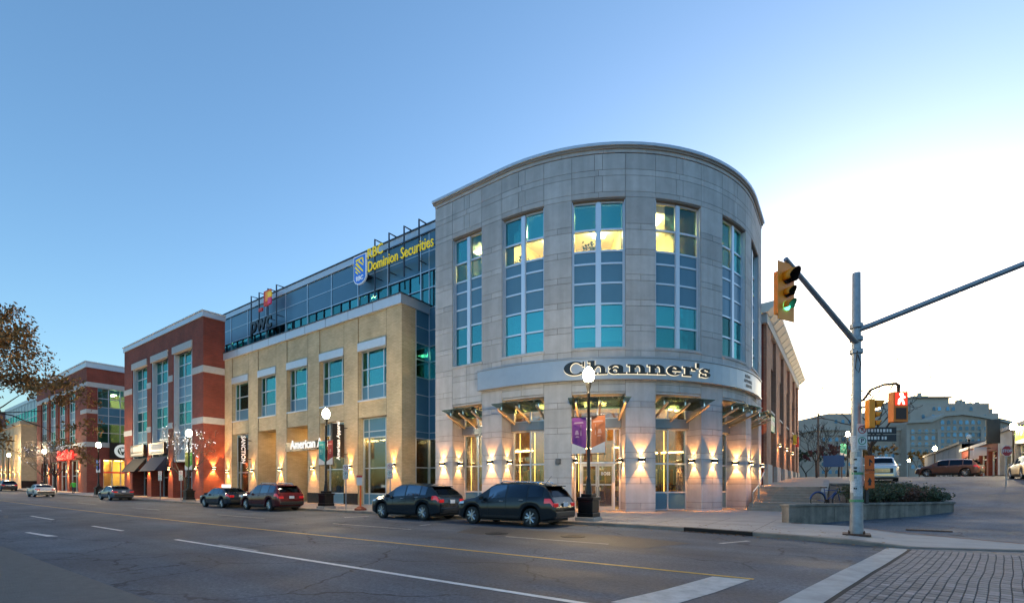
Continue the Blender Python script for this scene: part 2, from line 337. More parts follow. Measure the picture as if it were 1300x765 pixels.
mark('lane_arrow',[(-22.5,3.6),(-20.2,3.72),(-20.0,3.95),(-20.6,3.9),(-21.2,3.82),(-22.5,3.74)],paint_w)
patch_m=M('tar_patch',(.035,.035,.037),.6,noise=(5,.3),bump=(45,.4))
mark('road_patch',[(-10.8,12.0),(-4.2,11.6),(-3.4,13.4),(-6,14.2),(-11.5,14.0)],patch_m,.0035)
mark('tar_seam',[(-36,5.0),(-33.2,4.6),(-32,4.75),(-33,4.72),(-35.8,5.15)],patch_m,.0075)
# manhole covers
def manhole(x,y,label):
    t=thing('manhole_cover',label,'manhole cover',(x,y,gz(x,y)+.004),'manhole covers in the road'); im=M('cast_iron',(.03,.028,.027),.5,.6,noise=(20,.3))
    MB().lathe((x,y,gz(x,y)+.004),[(.38,0),(.38,.012),(.33,.012)],20).build('rim',im,t)
    mb=MB().lathe((x,y,gz(x,y)+.004),[(.32,0),(.32,.008)],20)
    for k in range(-2,3): mb.box(x-.2,x+.2,y+k*.11-.02,y+k*.11+.02,gz(x,y)+.011,gz(x,y)+.018)
    mb.build('lid',im,t)
manhole(-6.9,13.1,'round cast iron manhole cover in dark tar patch beside entrance kerb')
manhole(-9.4,12.5,'round cast iron manhole cover at the far end of the tar patch')
# storm drain in the kerb
t=thing('storm_drain','rusty iron storm drain set into the kerb before the stone drum','storm drain',(-3.3,16.5,0))
rust=M('rusty_iron',(.075,.04,.028),.7,.3,noise=(14,.4))
def kline(x): return interp(FRONT,x)
mb=MB()
for i in range(8):
    x0=-4.6+.28*i; mb.add([(x0,kline(x0)-.028,.005),(x0+.28,kline(x0+.28)-.028,.005),(x0+.28,kline(x0+.28)-.028,.125),(x0,kline(x0)-.028,.125),
        (x0,kline(x0)+.1,.005),(x0+.28,kline(x0+.28)+.1,.005),(x0+.28,kline(x0+.28)+.1,.14),(x0,kline(x0)+.1,.14)],[(0,1,2,3),(3,2,6,7)])
mb.build('throat',M('drain_dark',(.012,.010,.009),.9),t,recalc=False)
mb=MB()
for i in range(9):
    x=-4.5+.24*i; y=kline(x); mb.box(x-.02,x+.02,y-.34,y-.05,.004,.018)
mb.box(-4.6,-2.4,kline(-4.6)-.40,kline(-4.6)-.36,.004,.016); mb.build('grate',rust,t)
t=thing('drain_grate','small slotted drain grate by the concrete planter wall','drain grate',(2.3,21.6,gz(2.3,21.6)))
mb=MB()
for i in range(9): mb.box(1.75+.13*i,1.82+.13*i,21.2,21.55,gz(2.3,21.6)-.02,gz(2.3,21.6)+.02)
mb.build('bars',rust,t); mb=MB().box(1.7,2.9,21.15,21.19,gz(2.3,21.6)-.02,gz(2.3,21.6)+.024); mb.build('frame',rust,t)
# ---------------- paved crosswalk: concrete bands and clay pavers one by one
def cw(a,b):   # a across (m from left edge), b along
    bend=.022*sin(b*1.1)+.012*sin(b*2.7+1)
    return (-.73+.20*(b-7.2)+a+bend*(.3+.12*a), b)
def band(name,a0,a1,b0,b1,mat,z):
    mb=MB(); k=16; vs=[]
    for i in range(k+1):
        b=lerp(b0,b1,i/k); vs+=[(*cw(a0,b),z),(*cw(a1,b),z)]
    mb.add(vs,[(2*i,2*i+2,2*i+3,2*i+1) for i in range(k)]); return struct(mb.build(name,mat,recalc=False))
XB0,XB1=3.6,15.15
bed=band('crosswalk',0,3.55,XB0,XB1,M('paver_joint',(.025,.024,.024),.95),.005)
band('crosswalk_border',0,.42,XB0,XB1,M('border_concrete',(.34,.34,.335),.75,noise=(2.5,.22),bump=(35,.25)),.010)
band('crosswalk_border',3.12,3.55,XB0,XB1+.4,MATS['border_concrete'],.010)
PL,PW=.205,.122
pav_m=M('clay_paver',(.19,.162,.158),.75,noise=(3,.35),bump=(50,.3),rand=.30)
pm=MB(); a,b,h=PW/2-.005,PL/2-.006,.010
pm.add([(-a,-b,0),(a,-b,0),(a,b,0),(-a,b,0),(-a+.006,-b+.006,h),(a-.006,-b+.006,h),(a-.006,b-.006,h),(-a+.006,b-.006,h)],[(4,5,6,7),(0,1,5,4),(1,2,6,5),(2,3,7,6),(3,0,4,7)])
pmesh=pm.mesh('brick',pav_m)
cells=[]
for j in range(int((XB1-XB0)/PL)):
    for i in range(22):
        a_=.49+PW/2+PW*i; b_=XB0+PL*(j+.5)+(PL/2 if i%2 else 0)*.5
        if b_<XB1-.08: cells.append((a_,b_))
vis=[c for c in cells if c[1]>7.4]; vis.sort(key=lambda c:c[1]); near=set(vis[:300])
rest=MB()
for c in cells:
    x,y=cw(*c); zz=.006+rng.uniform(-.0015,.0025); rz=-.2+rng.uniform(-.03,.03)
    if c in near:
        o=bpy.data.objects.new('brick',pmesh); COL.objects.link(o); o.parent=bed; o.location=(x,y,zz); o.rotation_euler=(rng.uniform(-.008,.008),rng.uniform(-.008,.008),rz)
    else:
        q=Matrix.Rotation(rz,4,'Z'); rest.add([Vector((x,y,zz))+q@Vector(v) for v in pm.v],pm.f)
o=rest.build('bricks_beyond',pav_m,bed); o['kind']='stuff'
# ---------------- steps, landing, planter, plaza
st=thing('stairs','broad concrete stairs in two flights beside the stone drum','stairs',(-3.2,33,KERB))
RI=.156
for k in range(3): MB().box(-4.75,-1.6,30.9+.36*k,31.98,KERB+RI*k-.02,KERB+RI*(k+1)).build('step',steps_m,st,bevel=.02)
LZ=KERB+3*RI
for k in range(6):
    MB().box(-4.75,-1.12,33.3+.34*k,35.4,LZ+RI*k-.02,LZ+RI*(k+1)).build('step',steps_m,st,bevel=.02)
PT=LZ+6*RI
wall_a=Vector((-1.8,21.4,0)); wd=Vector((5.8,7.5,0)).normalized(); wn=Vector((wd.y,-wd.x,0)); WL=9.48
def wp(s,t,z): p=wall_a+wd*s-wn*t; return (p.x,p.y,z)
mb=MB(); mb.add([wp(0,0,LZ),wp(WL,0,LZ),(3.2,35.4,LZ),(-1.12,35.4,LZ),(-1.12,33.3,LZ),(-4.75,33.3,LZ),(-4.75,31.6,LZ),(-1.7,31.6,LZ)],[(0,1,2,3,4,5,6,7)])
mb.v=[(x,y,z-.004) for x,y,z in mb.v]
struct(mb.build('landing',concrete,recalc=False))
pl=thing('planter','long low concrete planter wall full of shrubs','planter',(1.1,25.2,0))
mb=MB(); WT=.86
def wallbox(s0,s1,t0,t1,z0,z1): mb.add([wp(s0,t0,z0),wp(s1,t0,z0),wp(s1,t1,z0),wp(s0,t1,z0),wp(s0,t0,z1),wp(s1,t0,z1),wp(s1,t1,z1),wp(s0,t1,z1)],[(0,3,2,1),(4,5,6,7),(0,1,5,4),(1,2,6,5),(2,3,7,6),(3,0,4,7)])
cpl=M('planter_concrete',(.20,.175,.15),.85,noise=(2.2,.30),streak=.35,bump=(30,.25))
for q in range(4):
    mb=MB(); wallbox(WL*q/4+.008*(q>0),WL*(q+1)/4-.008*(q<3),0,.34,-.1,WT-.1); mb.build('wall_section',cpl,pl,bevel=.015)
    mb=MB(); wallbox(WL*q/4+(.008 if q else -.04),WL*(q+1)/4+(-.008 if q<3 else .04),-.05,.40,WT-.1,WT); mb.build('coping',cpl,pl,bevel=.02)
mb=MB(); p=Vector(wp(WL,0,0)); 
mb.add([(p.x,p.y,-.1),(p.x-.3,p.y+.1,-.1),(2.95,36,.3),(3.25,36,.3),(p.x,p.y,WT-.02),(p.x-.3,p.y+.1,WT-.02),(2.95,36,1.5),(3.25,36,1.5)],[(4,5,6,7),(0,1,5,4),(1,2,6,5),(2,3,7,6),(3,0,4,7)])
mb.build('return_wall',cpl,pl)
mb=MB(); mb.box(-1.12,-.82,31.7,36,LZ-.1,1.25); mb.add([(-1.12,31.7,1.25),(-.82,31.7,1.25),(-.82,36,1.25),(-1.12,36,1.25),(-1.12,31.7,1.26),(-.82,31.7,1.26),(-.82,36,1.95),(-1.12,36,1.95)],[(4,5,6,7),(0,1,5,4),(1,2,6,5),(2,3,7,6),(3,0,4,7)])
mb.build('cheek_wall',concrete,pl)
mb=MB(); mb.add([(-.6,27,.75),wp(2.6,.36,.78),wp(WL-.2,.36,.78),(3.0,35.9,1.45),(-.82,36,1.7),(-.82,31.7,1.1)],[(0,1,2,3,4,5)]); mb.build('soil',M('soil',(.05,.036,.026),.95,noise=(6,.4),bump=(20,.5)),pl,recalc=False)
# bark-and-leaf shrubs in the planter
leaf_g=M('shrub_leaf',(.045,.062,.028),.7,rand=0,noise=(5,.45)); leaf_b=M('dry_shrub_leaf',(.11,.055,.04),.8,noise=(5,.45)); twig_m=M('twig',(.07,.05,.04),.9)
straw_m=M('dry_grass_blade',(.26,.19,.09),.8,noise=(5,.3))
def leaf_quad(mb,p,s,r):
    n=Vector((r.uniform(-1,1),r.uniform(-1,1),r.uniform(-.3,1))).normalized(); a=n.orthogonal().normalized(); a=Matrix.Rotation(r.uniform(0,6.3),3,n)@a; b=n.cross(a)
    mb.add([p-a*s,p+b*s*.45,p+a*s,p-b*s*.45],[(0,1,2,3)])
def shrub(x,y,z,rx,h,mat,label,r,nl=700,ls=.06):
    t=thing('shrub',label,'shrub',(x,y,z),'shrubs in the concrete planter'); tw=MB(); lf=MB()
    for k in range(22):
        a=r.uniform(0,2*PI); q=r.uniform(.1,1)**.6; hh=h*r.uniform(.6,1)*(1-.35*q*q); tip=Vector((x+cos(a)*rx*q,y+sin(a)*rx*q,z+hh)); b0=Vector((x+cos(a)*.1,y+sin(a)*.1,z-.05)); mid=(b0+tip)/2+Vector((r.uniform(-.1,.1),r.uniform(-.1,.1),.12*h))
        tw.tube([b0,mid,tip],[.014,.009,.004],5)
        for i in range(nl//22):
            s=r.uniform(.25,1.02); p=(b0.lerp(mid,s*2) if s<.5 else mid.lerp(tip,s*2-1))+Vector((r.gauss(0,.09),r.gauss(0,.09),r.gauss(0,.07))); leaf_quad(lf,p,ls*r.uniform(.6,1.3),r)
    tw.build('stems',twig_m,t); lf.build('foliage',mat,t,recalc=False)
r2=random.Random(5)
wy=lambda x:21.4+(x+1.8)*1.293
k=0
for row,dy in enumerate((1.0,2.3,3.8,5.4)):
    for q in range(6):
        x=.35+.62*q+.2*(row%2)+r2.uniform(-.1,.1); y=wy(x)+dy+r2.uniform(-.15,.15)
        if y>35.2 or x>3.75: continue
        kind=(k*7+row)%5==1; z=.76+.05*dy; hh=r2.uniform(.55,.95)*(1-.35*(x>2.9)); k+=1
        shrub(x,y,z,r2.uniform(.55,.8),hh,leaf_b if kind else leaf_g,'reddish dry low shrub among green ones in the planter' if kind else 'low dense green shrub in the planter',r2)
for x,dy,h in ((.5,3.0,1.15),(1.1,3.2,1.0),(2.9,1.9,.75)):
    y=wy(x)+dy; t=thing('grass_tuft','pale dry grass tuft sticking out above the planter shrubs','grass tuft',(x,y,.9),'dry grass tufts in the planter'); mb=MB()
    for k in range(90):
        a=r2.uniform(0,6.3); l=h*r2.uniform(.6,1); b0=Vector((x+r2.gauss(0,.06),y+r2.gauss(0,.06),.85)); q=r2.uniform(.05,.4); m=b0+Vector((cos(a)*q*.4,sin(a)*q*.4,l*.6)); e=b0+Vector((cos(a)*q,sin(a)*q,l)); w=Vector((-sin(a),cos(a),0))*.006
        mb.add([b0-w,b0+w,m+w,m-w,e],[(0,1,2,3),(3,2,4)])
    mb.build('blades',straw_m,t,recalc=False)
# plaza at the top of the stairs
mb=MB(); yy=[35.39,40,46,54,62,75,100,130]; pz=lambda y: interp([(35.3,PT-.004),(62,2.58),(130,2.7)],y)
mb.add([(x,y,pz(y)) for x in (-4.9,-2,1.2) for y in yy]+[(1.2,y,pz(y)-1.2) for y in yy],[(i*8+j,(i+1)*8+j,(i+1)*8+j+1,i*8+j+1) for i in range(3) for j in range(7)])
struct(mb.build('plaza',M('plaza_paving',(.31,.27,.235),.8,noise=(1.2,.15),bump=(20,.2)),recalc=False))
MB().box(-.9,3.2,35.9,36.2,.4,1.75).build('retaining_wall',cpl)['kind']='structure'
MB().box(-1.80,-1.62,21.75,31.0,-.1,LZ+.0).build('landing_wall',cpl)['kind']='structure'
# ================================================================ wall lamps (up-and-down), used on every facade
lamp_rng=random.Random(3)
def wall_lamp(F,u,z,d,label,group,e=1.0,col=(1,.37,.085),spread=64):
    p=F.map(u,z,d); q=F.map(u,z,d+.3); n=(q-p).normalized(); s=n.cross(Vector((0,0,1)))
    t=thing('wall_lamp',label,'wall lamp',p,group)
    MB().obox(p+n*.05,s*.09,n*.06,(0,0,.06)).build('back_plate',black,t)
    MB().obox(p+n*.17,s*.19,n*.10,(0,0,.10)).build('housing',black,t,bevel=.012)
    for k,sg in enumerate((1,-1)):
        MB().obox(p+n*.17+Vector((0,0,sg*.103)),s*.13,n*.06,(0,0,.006)).build('lens',M('lamp_lens',(1,.8,.5),.4,emit=14*LAMP,ecol=(1,.62,.25)),t)
        L=bpy.data.lights.new('spot','SPOT'); L.energy=(150 if sg<0 else 105)*e*LAMP*lamp_rng.uniform(.7,1.2); L.color=col; L.spot_size=rad(spread); L.spot_blend=.12; L.shadow_soft_size=.02
        o=bpy.data.objects.new('spot_light',L); COL.objects.link(o); o.parent=t
        o.location=n*.13+Vector((0,0,sg*.118)); dirv=Vector((0,0,sg))-n*lamp_rng.uniform(-.02,.06)+s*lamp_rng.uniform(-.05,.05); o.rotation_euler=dirv.to_track_quat('-Z','Y').to_euler()
def window_grid(F,parent,u0,u1,z_list,u_list,d,kinds,name='window',fw=.06,fd=.12,g=None,sp=None,label=None):
    """frame mesh with pane / panel children. z_list bottom to top, u_list left to right; kinds[row][col] g glass, p panel, x nothing"""
    g=g or glass_t; sp=sp or spandrel
    mb=MB()
    us=u_list; zs=z_list
    for i,u in enumerate(us):
        w=fw*1.0; mb.fbox(F,u-w/2,u+w/2,zs[0],zs[-1],d-fd,d+.02)
    for j,z in enumerate(zs):
        for i in range(len(us)-1): mb.fbox(F,us[i]+fw/2,us[i+1]-fw/2,z-fw/2,z+fw/2,d-fd,d+.012)
    w=mb.build(name,frame_m,parent)
    for j in range(len(zs)-1):
        for i in range(len(us)-1):
            k=kinds[j] if len(kinds[j])==1 else kinds[j][i]
            if k=='x': continue
            gg=g
            if k=='c': k='g'; gg=glass_c
            if k=='o': k='g'; gg=glass_o
            m=MB().fbox(F,us[i]+fw/2,us[i+1]-fw/2,zs[j]+fw/2,zs[j+1]-fw/2,d-.07,d-.05 if k=='g' else d-.03)
            m.build('pane' if k=='g' else 'spandrel_panel',gg if k=='g' else sp,w)
    return w
# ================================================================ stone drum building
DF=DrumF()
BAYS=[(-4.14,-1.67),(-.1,2.72),(4.36,7.36),(9.1,12.1),(13.9,16.8),(18.0,20.9)]
UL,UR=-5.70,22.3
drum=thing('stone_drum_building','round-cornered pale limestone building with tall window bays','building',(-17.05,35.36,0))
H0,ZS0,ZW0,ZW1=.12,6.9,9.39,17.75
piers=[]; prev=UL
for a,b in BAYS: piers.append((prev,a)); prev=b
piers.append((prev,UR))
# courses from the top of the piers down: tall, thin, tall, thin ...
courses=[]; z=17.85; tall=[1.55]; 
zc=17.85; first=True
while zc>H0+.01:
    t_=1.5 if first else 1.09; first=False
    a=max(H0,zc-t_); courses.append((a,zc,'t')); zc=a
    if zc<=H0+.01: break
    a=max(H0,zc-.34); courses.append((a,zc,'s')); zc=a
G=.011
def panel(u0,u1,z0,z1,d0=-.06,d1=.035): MB().fbox(DF,u0+G,u1-G,z0+G,z1-G,d0,d1).build('stone_panel',stone,drum)
core=MB()
for i,(a,b) in enumerate(piers):
    lo=-1.35
    core.fbox(DF,a+.03,b-.03,H0,20.2,lo,0)
    for z0,z1,k in courses:
        dd=-1.36 if z1<ZS0+.3 else -.34
        if k=='t' : panel(a+(0 if i else 0),b,z0,z1,dd)
        elif i in(0,6) and b-a<1.7 or k=='s':
            m=(a+b)/2; panel(a,m,z0,z1,dd); panel(m,b,z0,z1,dd)
for (a,b) in BAYS:
    core.fbox(DF,a-.02,b+.02,ZW1+.02,20.2,-1.2,-.01)        # head above windows
    core.fbox(DF,a-.02,b+.02,ZS0+.02,ZW0-.02,-1.2,-.01)      # spandrel above shopfront
    m=(a+b)/2
    # courses of the head band continue over the bays
    for z0,z1 in ((6.9,7.3),(7.3,8.35),(8.35,8.72),(8.72,9.39)):
        if z1-z0<.5: 
            for q in range(2): panel(lerp(a,b,q/2),lerp(a,b,(q+1)/2),z0,z1,-.3)
        else: panel(a,m,z0,z1,-.3); panel(m,b,z0,z1,-.3)
    MB().fbox(DF,a-.05,b+.05,9.25,9.40,-.3,.09).build('window_sill',stone,drum)
core.build('wall',joint,drum)
# tall parapet band: 17.85 .. 20.3
rows=[(17.85,18.15),(18.15,19.06),(19.06,19.4),(19.4,20.3)]
edges=[UL]
for a,b in BAYS: edges+= [a,b]
edges.append(UR)
for r_,(z0,z1) in enumerate(rows):
    for k in range(len(edges)-1):
        a,b=edges[k],edges[k+1]; m=(a+b)/2
        if k%2==0: panel(a,b,z0,z1)
        elif r_%2==0: panel(a,m,z0,z1); panel(m,b,z0,z1)
        else: panel(a,m-.22,z0,z1); panel(m-.22,m+.22,z0,z1); panel(m+.22,b,z0,z1)
MB().fbox(DF,UL,UR,20.2,20.35,-1.2,-.02).build('parapet_core',joint,drum)
k=0; u=UL
while u<UR-.1:
    e=min(UR,u+2.37); MB().fbox(DF,u+G,e-G,20.33,20.52,-.5,.07).build('frieze_stone',stone,drum); u=e
MB().fbox(DF,UL-.1,UR,20.52,20.64,-.7,.16).build('cornice',M('cornice_stone',(.27,.26,.255),.7),drum)
MB().fbox(DF,UL-.12,UR,20.64,20.80,-.75,.26).build('coping',metal_l,drum)
MB().fbox(DF,UL+.3,UR,20.0,20.18,-11,-.9).build('roof',M('roof_membrane',(.2,.2,.2),.9),drum)
# left side wall of the drum (faces the brick block) 
MB().box(-22.72,-22.2,23.9,26.2,0,20.2).build('side_wall',stone,drum)
# interior: slabs, back wall, ceilings, lights
inn=M('interior_floor',(.32,.25,.18),.7)
for z0,z1 in ((.02,.14),(6.95,9.0),(12.7,13.9),(18.0,18.3)): MB().fbox(DF,UL+.4,UR-.2,z0,z1,-8.2,-.75 if z0>1 else -.3).build('floor_slab',ceil_m if z0>1 else inn,drum)
MB().fbox(DF,UL+.4,UR-.2,.14,6.95,-8.3,-8.1).build('shop_wall',M('shop_wood_wall',(.20,.11,.05),.7,noise=(1,.3)),drum)
MB().fbox(DF,UL+.4,UR-.2,9.0,12.7,-4.2,-4.0).build('office_wall',M('office_wall_dim',(.45,.5,.48),.8),drum)
MB().fbox(DF,UL+.4,UR-.2,13.9,18.0,-6.3,-6.1).build('office_wall',cream_wall,drum)
for u in (-1.67+.8,3.5,8.2,13.0,17.4): MB().fbox(DF,u-.06,u+.06,13.9,18.0,-6.1,-.8).build('partition',cream_wall,drum)
for u in (UL+.4,UR-.4):
    MB().fbox(DF,u,u+.2,.14,7,-8.1,-1.4).build('end_wall',shop_dark,drum); MB().fbox(DF,u,u+.2,9,18,-8.1,-1).build('end_wall',cream_wall,drum)
for j,(a,b) in enumerate(BAYS):
    for q,dd in ((.3,-2.2),(.62,-3.9)):
        u=lerp(a,b,q)
        if j<5: MB().fbox(DF,u-.6,u+.6,17.70,17.80,dd-.25,dd+.25).build('ceiling_light',office_light,drum)
    for q in (.25,.75): MB().fbox(DF,lerp(a,b,q)-.28,lerp(a,b,q)+.28,6.78,6.88,-4.4,-3.6).build('ceiling_light',shop_light,drum)
# blinds behind the second-floor panes and some of the top ones
for j,(a,b) in enumerate(BAYS):
    m=(a+b)/2; drops={0:(None,None),1:(None,10.2),2:(9.9,9.9),3:(9.5,9.5),4:(9.5,9.5),5:(10.5,None)}[j]
    for (p,q),zb in zip(((a+.12,m-.1),(m+.1,b-.12)),drops):
        if zb: MB().fbox(DF,p,q,zb,11.95,-.56,-.54).build('blind',blind_m,drum)
    if j in (0,1,2):
        zb=16.2
        for p,q in ((a+.12,m-.1),(m+.1,b-.12))[:1 if j==0 else 2]: MB().fbox(DF,p,q,zb,17.65,-.56,-.54).build('blind',blind_m,drum)
# tall upper windows
ZL=[9.42,10.68,11.95,13.13,14.24,14.95,16.17,17.70]; KD=['g','g','p','p','p','g','g']
for j,(a,b) in enumerate(BAYS):
    m=(a+b)/2
    w=window_grid(DF,drum,a,b,ZL,[a+.06,m-.11,m+.11,b-.06],-.22,[[('o' if (r_==5 and j<4) or (r_==6 and j==3) or (j==4 and r_ in (0,1,5,6)) else k),'x',('o' if (r_==5 and j<4) or (r_==6 and j in(0,3)) else k)] for r_,k in enumerate(KD)],fw=.10,fd=.14)
    MB().fbox(DF,m-.12,m+.12,9.42,17.70,-.36,-.14).build('mullion',frame_m,w)
    MB().fbox(DF,a+.01,a+.05,9.4,17.74,-.34,-.02).build('reveal_trim',metal_l,w); MB().fbox(DF,b-.05,b-.01,9.4,17.74,-.34,-.02).build('reveal_trim',metal_l,w)
# shopfronts
strip_m=M('shop_strip_light',(1,.75,.3),.5,emit=.9*LAMP,ecol=(1,.62,.12))
for j,(a,b) in enumerate(BAYS):
    m=(a+b)/2; D=-1.15
    if j!=2:
        w=window_grid(DF,drum,a,b,[.16,1.2,2.9,4.95],[a+.06,m,b-.06],D,['p','g','g'],name='shopfront',fw=.09,g=glass_c)
    else:
        w=window_grid(DF,drum,a,b,[.16,2.95,4.95],[a+.06,a+.42,b-.42,b-.06],D,[['g','x','g'],'g'],name='shopfront',fw=.09,g=glass_c)
        for s0,s1,hs in ((a+.47,m-.01,1),(m+.01,b-.47,-1)):
            dr=MB(); dr.fbox(DF,s0,s0+.11,.16,2.88,D-.05,D+.03); dr.fbox(DF,s1-.11,s1,.16,2.88,D-.05,D+.03); dr.fbox(DF,s0+.11,s1-.11,.16,.38,D-.05,D+.028); dr.fbox(DF,s0+.11,s1-.11,2.74,2.88,D-.05,D+.028); dr.fbox(DF,s0+.11,s1-.11,1.62,1.70,D-.05,D+.026)
            dd=dr.build('door',M('door_bronze',(.50,.47,.43),.35,.5),drum)
            for z0,z1 in ((.38,1.62),(1.70,2.74)): MB().fbox(DF,s0+.11,s1-.11,z0,z1,D-.02,D-.005).build('pane',glass_c,dd)
            uh=s1-.055 if hs>0 else s0+.055
            MB().tube([DF.map(uh,1.0,D+.03),DF.map(uh,1.0,D+.1),DF.map(uh,1.55,D+.1),DF.map(uh,1.55,D+.03)],.018,6).build('handle',M('chrome',(.7,.7,.7),.15,1),dd)
        mb=MB(); add_text(mb,'BOSS',.26,DF,(m+b)/2-.22,2.3,D+.004,.006,.004); mb.build('door_lettering',M('white_vinyl',(.75,.75,.72),.6),dd)
    # transom zone above with beam and dark louvre glass
    MB().fbox(DF,a+.02,b-.02,4.98,5.5,D-.1,D+.22).build('head_beam',M('beam_metal',(.20,.24,.28),.45,.5),drum)
    window_grid(DF,drum,a,b,[5.55,6.85],[a+.06,lerp(a,b,.5),b-.06],D,['g'],name='transom',fw=.08,g=glass_c)
    MB().fbox(DF,a+.02,b-.02,6.78,6.89,-1.2,-.02).build('soffit',stone,drum)
    # glass canopy on raking steel arms
    cn=MB(); arm=M('canopy_arm',(.42,.36,.28),.4,.6)
    prof=[(-1.0,5.35),(-1.0,5.5),(.85,6.2),(.85,6.12),(.6,6.0)]
    c0=None
    for q in (.10,.52,.94):
        u=lerp(a,b,q); mm=MB(); pts=[]
        for s_ in (-.05,.05): pts+=[DF.map(u+s_,z_,d_) for d_,z_ in prof]
        nn=len(prof); mm.add(pts,[tuple(range(nn)),tuple(range(2*nn-1,nn-1,-1))]+[(i,(i+1)%nn,nn+(i+1)%nn,nn+i) for i in range(nn)])
        if c0 is None: c0=mm.build('canopy',arm,drum)
        else: mm.build('canopy_arm',arm,c0)
        MB().cyl(DF.map(u,6.12,.45),DF.map(u,6.36,.45),.045,.045,8).build('clamp',M('chrome',(.7,.7,.7),.15,1),c0)
        MB().tube([DF.map(u,6.6,-1.0),DF.map(u,6.34,.45)],.022,6).build('tie_rod',M('chrome',(.7,.7,.7),.15,1),c0)
    for k in range(2):
        u0,u1=lerp(a-.1,b+.1,k/2)+.01,lerp(a-.1,b+.1,(k+1)/2)-.01; mm=MB(); kk=DF.segs(u0,u1); vs=[]
        for i in range(kk+1):
            u=lerp(u0,u1,i/kk); vs+=[DF.map(u,6.02,-.6),DF.map(u,6.42,1.0),DF.map(u,6.44,1.0),DF.map(u,6.04,-.6)]
        fs=[(3,2,1,0),(4*kk,4*kk+1,4*kk+2,4*kk+3)]+[(4*i+q,4*i+(q+1)%4,4*i+4+(q+1)%4,4*i+4+q) for i in range(kk) for q in range(4)]
        mm.add(vs,fs).build('glass_panel',glass_k,c0)
    for q in (.06,.5):
        MB().fbox(DF,lerp(a,b,q)+.05,lerp(a,b,q)+.085,1.25,4.9,D-.5,D-.46).build('light_strip',strip_m,drum)
# sign band
sign=thing('shop_sign','curved brushed metal sign band with black haloed store lettering','sign',DF.map(8,7.5,.3))
band_m=M('sign_band_metal',(.33,.37,.43),.4,.5,noise=(2,.05))
MB().fbox(DF,-1.8,20.1,7.58,8.72,.12,.30).build('band',band_m,sign)
MB().fbox(DF,-1.8,20.1,7.53,7.58,.12,.36).build('lower_lip',band_m,sign); MB().fbox(DF,-1.8,20.1,8.72,8.77,.12,.36).build('upper_lip',band_m,sign)
for u in [-1.2+2.6*i for i in range(9)]: MB().fbox(DF,u-.05,u+.05,7.7,8.6,-.1,.12).build('bracket',steel_d,sign)
def R_(x0,x1,y0,y1): return ('r',x0,x1,y0,y1)
def A_(cx,cy,ro,so,ri,si,a0,a1,dx=0): return ('a',cx,cy,ro,so,ri,si,a0,a1,dx)
GL={'C':(1.34,[A_(.66,.5,.64,.52,.33,.43,38,322,.06),R_(1.10,1.22,.62,.98)]),
 'h':(1.14,[R_(.16,.42,.02,1.02),R_(.0,.2,.9,1.02),R_(.0,.56,0,.12),A_(.62,.36,.40,.34,.14,.24,0,165),R_(.76,1.02,.02,.38),R_(.62,1.14,0,.12)]),
 'a':(1.02,[A_(.38,.22,.36,.23,.12,.13,0,360),A_(.42,.46,.42,.24,.16,.15,0,170),R_(.58,.84,.02,.48),R_(.6,1.0,0,.11),R_(.02,.22,.42,.54)]),
 'n':(1.14,[R_(.16,.42,.02,.68),R_(.0,.24,.58,.70),R_(.0,.56,0,.12),A_(.62,.36,.40,.34,.14,.24,0,165),R_(.76,1.02,.02,.38),R_(.62,1.14,0,.12)]),
 'e':(.98,[A_(.46,.34,.46,.36,.18,.26,20,325),R_(.16,.9,.31,.43),A_(.46,.34,.46,.36,.20,.27,0,40)]),
 'r':(.86,[R_(.16,.42,.02,.68),R_(.0,.24,.58,.70),R_(.0,.58,0,.12),A_(.60,.40,.30,.30,.12,.18,20,170),R_(.66,.88,.46,.62)]),
 "'":(.24,[R_(.04,.20,.66,1.04)]),
 's':(.80,[A_(.38,.49,.36,.21,.14,.11,25,268),A_(.38,.21,.38,.21,.14,.11,-155,92),R_(.60,.70,.44,.68),R_(.0,.10,.02,.26)])}
def glyph(mb,ch,u0,z0,sx,sz,d0,d1,e=0):
    for i,s_ in enumerate(GL[ch][1]):
        dd=d1+.0025*i
        if s_[0]=='r':
            _,x0,x1,y0,y1=s_; mb.fbox(DF,u0+x0*sx-e,u0+x1*sx+e,z0+y0*sz-e,z0+y1*sz+e,d0,dd)
        else:
            _,cx,cy,ro,so,ri,si,a0,a1,dx=s_; k=22; vs=[]
            ro_,so_,ri_,si_=ro*sx+e,so*sz+e,max(.01,ri*sx-e),max(.01,si*sz-e)
            de=0 if a1-a0>=359 else math.degrees(e/ro_)
            for q in range(k+1):
                t_=rad(lerp(a0-de,a1+de,q/k)); c_,s2=cos(t_),sin(t_)
                uo,zo=u0+cx*sx+ro_*c_,z0+cy*sz+so_*s2; ui,zi=u0+(cx+dx)*sx+ri_*c_,z0+cy*sz+si_*s2
                vs+=[DF.map(uo,zo,d0),DF.map(uo,zo,dd),DF.map(ui,zi,dd),DF.map(ui,zi,d0)]
            mb.add(vs,[(0,1,2,3),(4*k+3,4*k+2,4*k+1,4*k)]+[(4*q+p,4*q+(p+1)%4,4*q+4+(p+1)%4,4*q+4+p) for q in range(k) for p in range(4)])
word="Channer's"; tot=sum(GL[c][0]+.06 for c in word); sx=8.55/tot; sz=.74; u=3.95; z0=7.80
blk=M('letter_black',(.008,.008,.010),.3); halo=M('letter_halo',(.95,.86,.68),.5,emit=.25*LAMP,ecol=(1,.85,.6))
for c in word:
    mb=MB(); glyph(mb,c,u,z0,sx,sz,.36,.44); lo=mb.build('letter',blk,sign)
    mb=MB(); glyph(mb,c,u,z0,sx,sz,.31,.335,.022); mb.build('letter_halo',halo,lo); u+=(GL[c][0]+.06)*sx
mb=MB()
